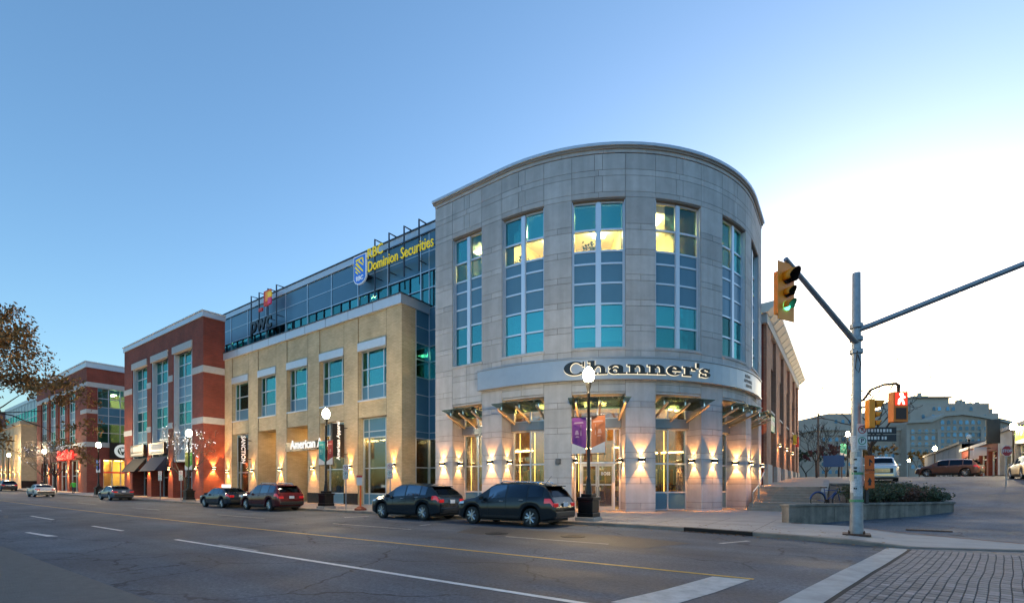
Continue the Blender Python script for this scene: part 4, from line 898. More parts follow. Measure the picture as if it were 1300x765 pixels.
MB().box(SX0+1,SX1-1.2,SB+3,SB+3.1,0,16).build('inner_wall',cream_wall,bk); MB().box(SX0+1,SX1-1.2,SB+1.0,SB+3,5.7,7.9).build('floor_slab',ceil_m,bk)
MB().box(SX1-4.6,SX1-4.5,SB+3.2,38,0,16).build('inner_wall',cream_wall,bk); MB().box(SX1-4.5,SX1-1.1,SB+3.2,38,5.7,8.0).build('floor_slab',ceil_m,bk); MB().box(SX1-4.5,SX1-.4,SB+2,38,0,.75).build('shop_floor',inn,bk)
bright=M('bright_shop_light',(1,.8,.4),.5,emit=8*LAMP,ecol=(1,.58,.14))
for y in (24,25.4,27,29): MB().box(SX1-3.2,SX1-1.6,y-.3,y+.3,5.5,5.6).build('ceiling_light',bright,bk)
MB().box(SX1-3,SX1-1.6,24.4,24.9,15.6,15.7).build('ceiling_light',office_light,bk)
window_grid(SS,bk,0,0,[.75,1.5,3.6,5.55],[22.95,24.0,25.05,26.1,27.2,28.5],-.25,['g','g','g'],name='shopfront',fw=.12,g=glass_c)
MB().box(SX1+.06,SX1+.9,22.9,26.0,3.55,3.75).build('red_ledge',M('red_ledge',(.5,.02,.02),.5,emit=.15),bk)
for a,b in ((-100,-95.2),(-106,-101.2),(-112,-107.2),(-118,-113.2)): window_grid(SF,bk,a,b,[.6,3.2,5.55],[a+.05,lerp(a,b,.5),b-.05],-.35,['g','g'],name='shopfront',fw=.12,g=glass_c)
for x in (-98,-94.9): MB().box(x-.8,x+.8,SB+1.5,SB+2,5.4,5.5).build('ceiling_light',bright,bk)
for x in (-94.5,-100.6,-106.6,-112.6): wall_lamp(SF,x,3.9,.0,'black up-and-down lamp on the bank block piers','wall lamps on the bank block',1.8,col=(1,.5,.15))
t=thing('bank_lettering_sign','glowing red bank lettering on the red brick corner block','sign',SF.map(-101,6.4,.1)); red_e=M('sign_red',(.7,.01,.01),.5,emit=.6*LAMP,ecol=(1,.02,.015))
mb=MB(); add_text(mb,'Scotiabank',2.1,SF,-101.3,6.5,.2,.06,.1,sx=.95); mb.build('lettering',red_e,t); MB().fbox(SF,-107,-96,6.35,6.45,.0,.1).build('rail',red_e,t)
t=thing('coffee_sign','round black and white coffee shop emblem sign on the brick block','sign',SS.map(25,6.8,.3)); 
dsk=lambda r,n=20:[(r*cos(2*PI*k/n),r*sin(2*PI*k/n)) for k in range(n)]
c_=lambda x,y,d:SS.map(25.15+x,6.95+y,d)
MB().fbox(SS,23.6,26.4,5.75,8.2,.1,.25).build('panel',M('sign_black',(.012,.012,.014),.4),t); MB().prism(dsk(1.02),c_,.25,.30).build('disc',M('disc_white',(.7,.75,.72),.5,emit=.1),t)
MB().prism(dsk(.62),c_,.30,.31).build('inner_disc',M('disc_dark',(.02,.06,.04),.5),t)
mb=MB(); mb.prism(dsk(.22,10),lambda x,y,d:SS.map(25.15+x,7.05+y,d),.31,.32)
for s_ in (-1,1):
    mb.prism([(s_*.12,-.5),(s_*.22,-.5),(s_*.5,.25),(s_*.38,.3)],c_,.31,.318+.001*s_)
mb.prism([(-.2,.25),(.2,.25),(.26,.5),(0,.38),(-.26,.5)],c_,.31,.323); mb.build('emblem',MATS['disc_white'],t)
# ================================================================ far-left yellow block with glazed attic
FY=19.6; FF=Flat((0,FY),XA,NF); FX=-125
fy=thing('far_yellow_block','distant yellow brick block with a glazed attic storey and slim windows','building',(-150,FY,0))
mb=MB(); wsx=[-128.3-4.2*i for i in range(12)]
pr=FX
for x in wsx: mb.fbox(FF,x+0,pr,0,13.0,-1,0); mb.fbox(FF,x-2.2,x,0,3.2,-1,-.02); mb.fbox(FF,x-2.2,x,11.4,13,-1,-.02); pr=x-2.2
mb.fbox(FF,-200,pr,0,13,-1,0); mb.box(FX-1,FX,FY+1,34,0,13.0); mb.build('wall',ybrick,fy)
MB().box(-200,FX+.2,FY-.2,34,13.0,13.7).build('parapet',M('buff_stone',(.42,.36,.26),.8),fy)
for x in wsx: window_grid(FF,fy,0,0,[3.2,6,8.8,11.4],[x-2.15,x-.05],-.4,['g','g','g'],fw=.12)
MB().box(FX,FX+.35,FY+.5,27,7.0,7.6).build('string_course',M('buff_stone',(.42,.36,.26),.8),fy); MB().box(FX,FX+.06,FY,27,.4,2.6).build('plinth',granite,fy)
AF=Flat((0,22.5),XA,NF); window_grid(AF,fy,0,0,[13.7,15.4,17.1,18.6],[-160+2.8*i for i in range(13)],0,['g','g','p'],name='attic_window',fw=.12); MB().box(-160,FX,22.4,34,18.65,19.3).build('attic_roof',metal_l,fy)
MB().box(-178,-160.2,22.4,34,13.7,19).build('attic_wall',rbrick,fy); MB().box(-160,FX-.2,24.5,34,13.7,18.6).build('attic_core',M('attic_core',(.35,.38,.38),.8),fy)
for x in [-126.6-4.2*i for i in range(6)]: wall_lamp(FF,x,4.4,.0,'small lamp on a pier of the distant yellow block','wall lamps on the far yellow block',2.0)
# ================================================================ plum brick building beyond the stairs
EX=-4.95; EF=Flat((EX,0),(0,1),(1,0)); EY0,EY1=39.6,69
eb=thing('plum_brick_building','plum brick building with deep windows and white eaves beyond the stairs','building',(EX,54,1.6))
EB=[(42.2,45.4),(48.2,51.4),(54.2,57.4),(60.2,63.4),(64.8,67.6)]
mb=MB(); pr=EY0
for i,(a,b) in enumerate(EB+[(EY1,None)]): mb.fbox(EF,pr,a,1,13.6,-1,0); pr=b
for a,b in EB: mb.fbox(EF,a,b,11.2,13.6,-1,-.02); mb.fbox(EF,a,b,6.4,7.6,-1,-.02)
mb.build('wall',pbrick,eb); MB().box(-16,EX-.02,EY0-.02,EY0+.3,1,13.6).build('end_wall',rbrick,eb)
for a,b in zip([EY0]+[q for p,q in EB],[p for p,q in EB]+[EY1]): MB().fbox(EF,a+.05,b-.05,1,13.58,0,.18).build('pier',pbrick,eb); MB().fbox(EF,a-.02,b+.02,1.2,3.2,0,.28).build('pier_base',M('pier_base_stone',(.40,.39,.37),.8,noise=(3,.1)),eb)
for a,b in EB:
    window_grid(EF,eb,a,b,[7.6,8.8,10,11.2],[a+.05,(a+b)/2,b-.05],-.35,['p','g','g'],fw=.09); MB().fbox(EF,a-.05,b+.05,7.45,7.6,-.3,.12).build('window_sill',pale,eb)
    window_grid(EF,eb,a,b,[2.2,4.6,6.4],[a+.05,(a+b)/2,b-.05],-.35,['g','g'],name='shopfront',fw=.09,g=glass_c)
MB().box(EX-4,EX-3.9,EY0,EY1,1,13).build('inner_wall',cream_wall,eb)
for a,b in EB[:3]: MB().box(EX-2.4,EX-1.8,a+.6,b-.6,6.2,6.28).build('ceiling_light',shop_light,eb)
MB().box(EX-8,EX+.25,EY0-.3,EY1+.2,13.6,14.3).build('frieze',pale,eb)
mb=MB(); mb.add([(EX-8,EY0-.5,14.5),(EX+.85,EY0-.5,15.05),(EX+.85,EY1+.8,15.05),(EX-8,EY1+.8,14.5),(EX-8,EY0-.5,14.3),(EX+.3,EY0-.5,14.3),(EX+.85,EY0-.5,14.80),(EX+.3,EY1+.8,14.3),(EX+.85,EY1+.8,14.80),(EX-8,EY1+.8,14.3)],[(0,1,2,3),(1,6,8,2),(6,5,7,8),(5,4,9,7),(0,4,5,6,1),(3,2,8,7,9)])
mb.build('eaves',M('eaves_white',(.72,.73,.68),.5),eb)
for k in range(15): y=EY0+1+2*k; MB().add([(EX+.3,y,14.29),(EX+.82,y,14.77),(EX+.3,y+.05,14.29),(EX+.82,y+.05,14.77),(EX+.3,y,14.22),(EX+.82,y,14.70),(EX+.3,y+.05,14.22),(EX+.82,y+.05,14.70)],[(0,1,5,4),(2,3,7,6),(4,5,7,6),(1,3,7,5),(0,2,6,4)]).build('eave_rib',MATS['eaves_white'],eb)
for y in (46.8,52.8,58.8): wall_lamp(EF,y,5.1,.18,'small black lamp on a pier of the plum brick building','wall lamps on the plum brick',.6)
def proj_sign(y,z,c,label,w=.5,h=1.2):
    t=thing('projecting_sign',label,'sign',EF.map(y,z,.2)); MB().fbox(EF,y-.05,y+.05,z,z+h,.42,.42+w).build('panel',c,t); MB().fbox(EF,y-.02,y+.02,z+.7,z+.76,.18,.45).build('arm',black,t)
t=thing('wall_sign','green flat shop sign between windows of the plum brick building','sign',EF.map(46.8,6,.2)); MB().fbox(EF,42.4,45.2,6.0,7.3,.0,.12).build('panel',M('sign_green',(.02,.22,.17),.5,emit=.03),t); MB().fbox(EF,42.6,45.0,6.5,6.85,.12,.135).build('sign_line',M('sign_panel_pale',(.55,.53,.50),.6),t)
proj_sign(58.4,6.0,M('sign_yellow_flat',(.6,.42,.03),.5,emit=.04),'small yellow projecting sign on the plum brick building',.32,1.0)
proj_sign(61.0,5.9,M('sign_red_flat',(.5,.03,.02),.5,emit=.05),'small red projecting sign on the plum brick building',.36,1.1)
# ================================================================ large hotel-like block closing the view
CR=Vector((cos(rad(35.1)),sin(rad(35.1)))); CFw=Vector((-sin(rad(35.1)),cos(rad(35.1))))
HD=150; hc=CR*((1160-650)/602*HD)+CFw*HD; HF=Flat((hc.x,hc.y),(CR.x,CR.y),(-CFw.x,-CFw.y)); kx=HD/602
hu=lambda p:(p-1160)*kx; hz=lambda y:1.55+(617-y)*kx
ht=thing('stepped_stone_hotel','big stepped grey stone block with rows of arched windows','building',(hc.x,hc.y,2.6))
hst=M('hotel_stone',(.42,.335,.27),.85,noise=(.5,.12)); hst2=M('hotel_stone_pale',(.46,.38,.32),.85,noise=(.5,.1)); trim=M('hotel_trim',(.48,.42,.36),.8)
MB().fbox(HF,hu(1037),hu(1143),0,hz(546),-25,0).build('left_wing',hst,ht); MB().fbox(HF,hu(1035),hu(1142.5),hz(546),hz(544),-25,.5).build('cornice',trim,ht)
pts=[(1142.6,0),(1287,0),(1287,hz(544)),(1262,hz(537)),(1232,hz(531)),(1210,hz(528)),(1188,hz(530)),(1172,hz(537)),(1142.6,hz(538.5))]
MB().prism([(hu(p),z) for p,z in pts],lambda x,y,d:HF.map(x,y,d),-24,2.5).build('middle_wing',hst,ht)
mb=MB(); tp=[(p,z) for p,z in pts[2:]]
for (p,z),(q,w) in zip(tp,tp[1:]): mb.prism([(hu(p),z),(hu(p),z+.9),(hu(q),w+.9),(hu(q),w)],lambda x,y,d:HF.map(x,y,d),-24,3.2)
mb.build('cornice',trim,ht)
MB().fbox(HF,hu(1062),hu(1166),0,hz(522),-24,-4).build('rear_block',hst2,ht); MB().fbox(HF,hu(1166),hu(1268),0,hz(509.5),-23,-3).build('upper_block',hst2,ht); MB().fbox(HF,hu(1268),hu(1281),0,hz(522),-22,-3.2).build('upper_block',hst2,ht)
MB().fbox(HF,hu(1180),hu(1227),hz(509.5),hz(500),-20,-6).build('penthouse',trim,ht); MB().fbox(HF,hu(1184),hu(1203),hz(500),hz(496.5),-19,-7).build('penthouse',hst,ht); MB().fbox(HF,hu(1146),hu(1166),hz(522),hz(513),-20,-5).build('roof_pavilion',trim,ht)
MB().fbox(HF,hu(1178),hu(1229),hz(500.3),hz(499),-20,-5).build('roof_slab',hst2,ht)
for p,y0,y1 in ((1186,500,494),(1172,511,505),(1176,511,506),(1236,511,504),(1240,511,503),(1244,511,505),(1252,511,507),(1262,511,506),(1270,522,516),(1279,522,515),(1050,546,538),(1058,546,540)): MB().fbox(HF,hu(p)-.35,hu(p)+.35,hz(y0)-.2,hz(y1),-6,-5).build('roof_fitting',trim,ht)
for y in (551.5,573.3): MB().fbox(HF,hu(1037),hu(1142.4),hz(y)-.15,hz(y)+.15,-1,.25).build('string_course',trim,ht)
for y in (549.2,565.2,584): MB().fbox(HF,hu(1143),hu(1287),hz(y)-.15,hz(y)+.15,-1,2.8).build('string_course',trim,ht)
for p in (1143.5,1182,1236,1286): MB().fbox(HF,hu(p)-.5,hu(p)+.5,0,hz(546),2.5,2.95).build('pilaster',hst2,ht)
# arched windows: shared mesh, one object each
def arch_mesh(w,h):
    poly=[(-w,-h),(w,-h)]+[(w*cos(PI*k/6),h*.55+w*sin(PI*k/6)) for k in range(7)]
    mb=MB(); e=lambda x,y,d:(HF.u[0]*x+HF.n[0]*d,HF.u[1]*x+HF.n[1]*d,y)
    mb.prism([(x*1.25,y*1.2) for x,y in poly],e,-.1,.10); mb.cm=1; mb.prism(poly,e,.10,.16); return mb.mesh('window',[trim,M('hotel_glass',(.10,.26,.42),.12,.2,rand=.5)])
am=arch_mesh(.50,.48)
def hwin(p,y,d):
    o=bpy.data.objects.new('window',am); COL.objects.link(o); o.parent=ht; o.location=HF.map(hu(p),hz(y),d)-Vector((hc.x,hc.y,2.6))
for y in (558,568.3,578.6,589,599):
    for p in (1045,1053.5,1062,1070.5,1079,1092,1100,1108,1116,1124.5,1133): hwin(p,y,0)
for y in (537.5,545,553,561,569.5,579,589):
    for p in [1187+7.6*i for i in range(7)]: hwin(p,y,2.5)
    for p in [1241+7.8*i for i in range(5)]:
        if y>540: hwin(p,y,2.5)
    for p in (1150,1158.5,1167,1175.5):
        if y>543: hwin(p,y+4,2.5)
for p in (1196,1203,1214,1221,1244): hwin(p,517,-3)
for p in (1182,1195,1210,1224,1244,1254,1262): hwin(p,527,-3)
for p in (1072,1081,1090,1118,1128,1150,1158): hwin(p,533,-4)
# ================================================================ low shops on the right of the side street
SHX=14; HFx=Flat((SHX,0),(0,-1),(-1,0))
def shop(y0,y1,h,m,label,trimm,roof=None,lit=True):
    t=thing('low_shop',label,'building',(SHX,(y0+y1)/2,2.6)); z0=2.4
    nb=max(2,int((y1-y0)/5)); e=[lerp(y0,y1,i/nb) for i in range(nb+1)]; mb=MB()
    for a,b in zip(e,e[1:]): mb.fbox(HFx,-b,-b+.8,z0,z0+h,-6,0)
    mb.fbox(HFx,-y1,-y0,z0+3.3,z0+h,-6,-.02); mb.box(SHX,SHX+8,y0,y0+.3,z0,z0+h); mb.build('wall',m,t)
    MB().fbox(HFx,-y1-.1,-y0+.1,z0+h,z0+h+.35,-6,.3).build('cornice',trimm,t)
    for a,b in zip(e,e[1:]):
        window_grid(HFx,t,0,0,[z0+.3,z0+2.5,z0+3.3],[-b+.85,(-a-b)/2+.4,-a-.05],-.4,['g','g'],name='shopfront',fw=.1,g=glass_c)
        MB().fbox(HFx,-b+1,-a-.2,z0+3.0,z0+3.1,-2.2,-1.4).build('ceiling_light',shop_light,t)
        if h>5:
            window_grid(HFx,t,0,0,[z0+4.3,z0+h-1],[-b+1.6,-a-.8],-.2,['g'],fw=.1)
    MB().box(SHX+5,SHX+5.1,y0+.4,y1-.4,z0,z0+h-.2).build('inner_wall',cream_wall,t)
    return t
whs=M('painted_render',(.42,.42,.42),.8,noise=(2,.1))
shop(46,74.8,5.0,whs,'pale rendered low shop with lit windows on the side street',pale); shop(75,95,4.2,rbrick,'low red brick shop with lit front beyond the rendered one',pale); shop(95.2,135,5.4,M('grey_render',(.16,.17,.18),.8),'grey flat roofed shop at the end of the side street',steel_d)
sheet('side_pavement',MATS['pavement_concrete'],[11.6,14.2],[20,27,34,40,48,54,60,70,80,110,135],lambda x,y:gz(x,y)+.1)
def sboard(y,z,h,c,txt,label,w=1.1):
    t=thing('hanging_sign',label,'sign',HFx.map(-y,z,.1)); MB().fbox(HFx,-y-.06,-y+.06,z,z+h,.35,.35+w).build('panel',c,t); MB().fbox(HFx,-y-.03,-y+.03,z+h-.2,z+h-.12,0,.35).build('arm',black,t)
    if txt:
        v,f=text_geo(txt,.5,.01,.01); MB().add([(SHX-.35-w/2+(y_ if h>2 else x_),y-.08-e,z+h/2+(x_ if h>2 else y_)) for x_,y_,e in v],f).build('lettering',M('letters_soft_white',(.85,.85,.85),.5,emit=.8),t)
sboard(72,6.2,2.6,M('sign_black',(.012,.012,.014),.4),None,'tall black hanging sign with white letters on the rendered shop'); sboard(78,5.2,1.0,M('sign_pale',(.7,.7,.7),.5),None,'white hanging sign on the red brick shop'); sboard(82,5.0,1.1,MATS['sign_pale'],None,'second white hanging sign further along the red brick shop',.9)
# ================================================================ vehicles
tyre_m=M('tyre_rubber',(.018,.018,.018),.85); rim_m=M('alloy_rim',(.62,.63,.65),.25,.9); tail_m=M('tail_lamp',(.30,.008,.012),.15,emit=.06,ecol=(1,.03,.03),coat=1)
head_m=M('head_lamp',(.75,.78,.8),.1,.3,coat=1); trim_m=M('black_trim',(.015,.015,.016),.5); plate_m=M('number_plate',(.55,.62,.72),.5); chrome_m=M('chrome_trim',(.7,.7,.72),.12,1)
seam_m=M('panel_gap',(.004,.004,.004),.9)
PROF={
 'suv':dict(L=4.88,W=1.86,H=1.70,wb=2.89,r=.36,top=[(-2.44,.72),(-2.40,.92),(-2.31,1.10),(-2.12,1.40),(-1.95,1.57),(-1.7,1.65),(-1.2,1.70),(-.2,1.72),(.35,1.69),(.62,1.60),(1.30,1.16),(1.42,1.11),(1.9,1.03),(2.22,.93),(2.38,.80),(2.44,.6)],belt=[(-2.44,1.12),(-1.5,1.10),(1.3,1.0),(2.44,.9)],
   glass=[(-1.92,-1.30),(-1.22,-.30),(-.22,.62)],rear=(-2.27,-1.93),front=(.68,1.26),zf=1.0),
 'crossover':dict(L=4.74,W=1.9,H=1.69,wb=2.82,r=.37,top=[(-2.37,.74),(-2.34,.95),(-2.27,1.12),(-2.0,1.36),(-1.72,1.54),(-1.4,1.62),(-.9,1.68),(-.2,1.70),(.3,1.67),(.6,1.57),(1.25,1.17),(1.38,1.12),(1.85,1.05),(2.15,.95),(2.3,.80),(2.37,.58)],belt=[(-2.37,1.16),(-1.4,1.12),(1.3,1.0),(2.37,.9)],
   glass=[(-1.55,-1.2),(-1.14,-.25),(-.17,.62)],rear=(-2.2,-1.66),front=(.66,1.22),zf=1.0),
 'sedan':dict(L=4.7,W=1.80,H=1.45,wb=2.75,r=.33,top=[(-2.35,.68),(-2.32,.88),(-2.22,1.02),(-1.75,1.06),(-1.55,1.10),(-1.0,1.36),(-.6,1.43),(0,1.45),(.35,1.42),(.6,1.34),(1.2,1.02),(1.32,.98),(1.9,.90),(2.2,.80),(2.31,.66),(2.35,.5)],belt=[(-2.35,1.0),(-1.0,.98),(1.2,.9),(2.35,.8)],
   glass=[(-1.28,-.85),(-.78,.0),(.07,.68)],rear=(-1.5,-1.0),front=(.64,1.15),zf=.9),
 'pickup':dict(L=5.4,W=2.0,H=1.92,wb=3.5,r=.40,top=[(-2.7,.9),(-2.68,1.15),(-2.6,1.3),(-1.2,1.3),(-1.1,1.4),(-1.0,1.80),(-.7,1.9),(0,1.93),(.5,1.9),(.75,1.82),(1.35,1.38),(1.5,1.32),(2.2,1.24),(2.5,1.19),(2.66,1.10),(2.7,.92)],belt=[(-2.7,1.28),(-1,1.25),(1.3,1.18),(2.7,1.05)],
   glass=[(-.9,-.15),(-.05,.75)],rear=(-1.08,-1.0),front=(.8,1.32),zf=1.2)}
def car(kind,paint,label,x,y,yaw,plate=True,lit=False,roof_rails=False,group=None,clean=False,cat='car'):
    P=PROF[kind]; L,W,r,wb=P['L'],P['W'],P['r'],P['wb']; xf,xr=wb/2+.03,-wb/2+.03; ar=r+.07
    root=thing({'pickup':'pickup_truck'}.get(kind,'parked_car'),label,cat,(0,0,0),group)
    def zb(x):
        z=.24+.10*max(0,(abs(x)-L/2+.45)/.45)
        for xw in(xf,xr):
            dx=abs(x-xw)
            if dx<ar: z=max(z,r+math.sqrt(ar*ar-dx*dx)*.98)
        return z
    def wd(x):
        e=L/2-abs(x); w=W/2
        return w*(1-.24*max(0,(.42-e)/.42)**2.2) if x>0 else w*(1-.13*max(0,(.36-e)/.36)**2)
    def S(x,q):
        zt=interp(P['top'],x); zl=min(interp(P['belt'],x),zt-.03); w=wd(x); b=min(zb(x),zl-.08); c=min(1,max(0,(zt-zl)/.42)); wr=lerp(w*.86,w*.73,c)
        pts=[(0,b),(w*.90,b),(w*.985,b+min(.06,(zl-b)*.2)),(w,lerp(b,zl,.5)),(w*.985,lerp(b,zl,.86)),(w*.94,zl),(lerp(w*.93,wr,.5)+.015*c,lerp(zl,zt,.5)),(wr+.01*c,lerp(zl,zt,.88)),(wr*.82,zt-.012),(0,zt+.012*c)]
        i=min(8,int(q)); t=q-i; a,d=pts[i],pts[i+1]; return lerp(a[0],d[0],t),lerp(a[1],d[1],t)
    st=sorted(set([round(a,3) for a,_ in P['top']]+[round(-L/2+L*i/72,3) for i in range(73)]))
    mb=MB(); n=18; qs=list(range(10))
    for xx in st:
        ring=[S(xx,min(q,8.9999)) for q in qs]
        for yy,zz in ring[:9]: mb.v.append((xx,yy,zz))
        mb.v.append((xx,0,ring[9][1]))
        for yy,zz in reversed(ring[1:9]): mb.v.append((xx,-yy,zz))
    k=len(st); fs=[(i*n+j,i*n+(j+1)%n,(i+1)*n+(j+1)%n,(i+1)*n+j) for i in range(k-1) for j in range(n)]+[tuple(range(n-1,-1,-1)),tuple(range((k-1)*n,k*n))]
    mb.f=fs; mb.mi=[0]*len(fs)
    body=mb.build('body',paint,root,smooth=38)
    def patch(name,x0,x1,q0,q1,mat,sides=(1,-1),off=.008,nx=8,nq=3,par=root,sh=None):
        for s_ in sides:
            m=MB()
            def fn(a,b):
                q=lerp(q0,q1,b); xx=lerp(x0,x1,a)
                if sh: xx+=sh(b)
                yy,zz=S(xx,min(q,8.9999)); o=off
                return (xx,s_*(yy+(o if q<8 else 0)),zz+(o if q>=5 else 0))
            m.grid(nx,nq,fn); m.build(name,mat,par,recalc=False,smooth=60)
    def top_patch(name,x0,x1,mat,q0=7.3,off=.008):
        m=MB(); 
        def fn(a,b):
            t=lerp(-1,1,b); q=8.9999-(8.9999-q0)*abs(t); xx=lerp(x0,x1,a); yy,zz=S(xx,q); 
            return (xx+(.012 if x0>0 else -.012),(1 if t>=0 else -1)*yy*.97,zz+off)
        m.grid(6,12,fn); m.build(name,mat,root,recalc=False,smooth=60)
    G_=P['glass']
    for i,(a,b) in enumerate(G_):
        first=i==0; last=i==len(G_)-1
        patch('side_window',a,b,5.12,6.9,glass_car if True else None,sh=(lambda t,f=first,l=last:(.0)))
    top_patch('rear_window',*P['rear'],glass_car,7.5); top_patch('windscreen',*P['front'],glass_car,7.4)
    # door gaps and handles
    for xx in ((-1.25,-.26,.62) if kind!='pickup' else (-.95,-.1,.75)): patch('panel_gap',xx-.006,xx+.006,2.2,5.05,seam_m,off=.004,nx=1)
    for xx in ((-1.0,-.05) if kind!='pickup' else (-.75,.1)):
        for s_ in(1,-1):
            yy,zz=S(xx,4.35); MB().obox((xx,s_*(yy+.022),zz),(.10,0,0),(0,.014,0),(0,0,.016)).build('door_handle',chrome_m,root,bevel=.006)
    if not clean: patch('sill_trim',-wb/2+ar+.1,wb/2-ar-.1,1.6,2.3,trim_m,off=.012)
    L2=L/2
    patch('tail_lamp',-L2+.05,-L2+(.40 if kind!='pickup' else .2),3.75,4.85,tail_m,off=.010)
    m=MB()
    for s_ in(1,-1): patch('head_lamp',L2-.52,L2-.10,4.0,4.9,head_m,sides=(s_,),off=.010)
    # rear: lamps across the corner, plate, bumper, valance
    for s_ in(1,-1):
        yy,zz=S(-L2+.04,4.2); MB().obox((-L2+.035,s_*(yy-.16),zz+.02),(.03,0,0),(0,.15,0),(0,0,.075)).build('tail_lamp',tail_m,root,bevel=.015)
        yy,zz=S(L2-.08,4.3); MB().obox((L2-.16,s_*(yy-.12),zz-.04),(.05,0,0),(0,.16,0),(0,0,.06)).build('head_lamp',head_m,root,bevel=.02)
    MB().obox((-L2+.0,0,.50),(.05,0,0),(0,W*.40,0),(0,0,.10)).build('rear_bumper',trim_m if not clean else paint,root,bevel=.03)
    MB().obox((L2-.02,0,.48),(.05,0,0),(0,W*.34,0),(0,0,.10)).build('front_bumper',trim_m if kind!='pickup' else chrome_m,root,bevel=.03)
    gz_=interp(P['top'],L2-.06)-.12 if kind!='pickup' else .92; gm=MB()
    for q in range(4): gm.obox((L2-.035+(.02 if kind!='pickup' else .06),0,gz_-.07*q),(.02,0,0),(0,W*.24,0),(0,0,.018))
    if kind=='pickup': MB().obox((L2-.0,0,.80),(.02,0,0),(0,W*.33,0),(0,0,.17)).build('grille_panel',trim_m,root)
    gm.build('grille',chrome_m if kind=='pickup' else trim_m,root)
    if plate:
        MB().obox((-L2-.02 if kind!='sedan' else -L2-.0,0,.86 if kind!='pickup' else .75),(.012,0,0),(0,.16,0),(0,0,.08)).build('number_plate',plate_m,root,bevel=.005)
    for s_ in(1,-1):
        yy,zz=S(P['front'][0]+.25,5.0); MB().obox((P['front'][0]+.22,s_*(yy+.13),zz+.08),(.06,0,0),(0,.10,0),(0,0,.07)).build('wing_mirror',paint,root,bevel=.03)
    if roof_rails:
        for s_ in(1,-1):
            yy,zz=S(-.5,8.0); MB().tube([(-1.6,s_*yy*.98,interp(P['top'],-1.6)-.01),(-1.5,s_*yy*.98,interp(P['top'],-1.5)+.05),(.1,s_*yy*.98,interp(P['top'],.1)+.05),(.25,s_*yy*.98,interp(P['top'],.25)-.02)],.02,6).build('roof_rail',chrome_m,root)
        MB().tube([(-1.75,.35,interp(P['top'],-1.75)),(-2.05,.35,interp(P['top'],-1.75)+.32)],[.012,.006],5).build('aerial',trim_m,root)
    if kind in('suv','crossover'):
        x_=P['rear'][1]; z_=interp(P['top'],x_); MB().add([(x_+.1,-.62,z_+.03),(x_+.1,.62,z_+.03),(x_-.22,.58,z_+.01),(x_-.22,-.58,z_+.01),(x_+.1,-.62,z_-.02),(x_+.1,.62,z_-.02),(x_-.22,.58,z_-.03),(x_-.22,-.58,z_-.03)],[(0,3,2,1),(4,5,6,7),(0,1,5,4),(1,2,6,5),(2,3,7,6),(3,0,4,7)]).build('spoiler',paint,root,bevel=.01)
    # underbody and wheel wells
    MB().box(-L2+.3,L2-.35,-W/2+.16,W/2-.16,.20,.42).build('underbody',trim_m,root)
    for xw in(xf,xr):
        for s_ in(1,-1):
            cy=s_*(W/2-.13); prof=[(r*.66,-.10),(r*.9,-.11),(r*.985,-.085),(r,-.04),(r,.04),(r*.985,.085),(r*.9,.11),(r*.66,.10)]
            wl=MB().lathe((xw,cy,r),prof,24,'y').build('wheel',tyre_m,root,smooth=50)
            rm=MB(); ro=s_*.085
            for q in range(8):
                a=2*PI*q/8
                for da in (-.10,.10): 
                    e0=Vector((cos(a+da*2.2),0,sin(a+da*2.2)))*r*.16; e1=Vector((cos(a+da),0,sin(a+da)))*r*.66; c0=Vector((xw,cy+ro+s_*.02,r))
                    rm.cyl(c0+e0,c0+e1,.014,.013,5)
            rm.lathe((xw,cy+ro,r),[(r*.14,-.03),(r*.16,0),(r*.15,s_*.035)] if s_>0 else [(r*.15,s_*.035),(r*.16,0),(r*.14,.03)],12,'y')
            ring=[(xw+r*.665*cos(2*PI*q/24),cy+ro,r+r*.665*sin(2*PI*q/24)) for q in range(25)]; rm.tube(ring,.016,5)
            rm.build('rim',rim_m,wl,smooth=50)
            MB().lathe((xw,cy+s_*.02,r),[(r*.64,-.01),(r*.64,.01)],20,'y').build('brake_disc',M('brake_dark',(.03,.03,.03),.6,.5),wl)
    root.location=(x,y,gz(x,y)); root.rotation_euler=(0,0,rad(yaw)); return root
def paint(n,c,rough=.18,metal=.2): return M('car_paint_'+n,c,rough,metal,coat=.35,spec=.35)
pk='cars parked along the far kerb'
car('suv',paint('black',(.012,.017,.022)),'black sport utility car with roof rails parked before the drum entrance',-11.25,16.10,180,roof_rails=True,group=pk)
car('crossover',paint('navy_black',(.010,.018,.026)),'black crossover parked ahead of the roof-railed black car',-17.15,16.25,180,group=pk,clean=True)
car('suv',paint('maroon',(.085,.010,.014)),'maroon family car parked along the yellow brick block',-30.7,16.3,180,roof_rails=True,group=pk)
dk=car('sedan',paint('dark_blue',(.02,.03,.045)),'dark blue saloon with a white roof sign parked ahead of the maroon car',-37.0,16.3,180,group=pk)
m=MB().obox((-.1,0,1.53),(.12,0,0),(0,.28,0),(0,0,.12)); m.build('roof_sign',M('roof_sign_white',(.7,.72,.7),.4,emit=.4),dk,bevel=.03)
car('sedan',paint('slate',(.09,.12,.16)),'slate grey saloon parked by the red brick block',-60.4,16.2,180,group=pk)
car('sedan',paint('silver',(.55,.56,.57),.3,.5),'silver white saloon driving by the bank block',-77.5,13.8,180,cat='car')
car('crossover',paint('deep_blue',(.03,.05,.09)),'dark blue car at the far end of the street',-112,15.9,180,group=pk)
car('pickup',paint('white',(.55,.57,.58),.25,.2),'white pickup truck facing down the side street above the shrubs',2.3,47.0,-92,cat='truck')
car('suv',paint('bronze',(.10,.055,.045)),'dark bronze estate car crossing at the top of the side street',8.4,63.5,158)
car('sedan',paint('pale_silver',(.6,.62,.63),.3,.4),'small pale silver car behind the bronze one on the side street',10.6,70,92)
car('crossover',paint('grey_silver',(.4,.41,.42),.3,.5),'silver car parked before the rendered shop',11.2,50,90)
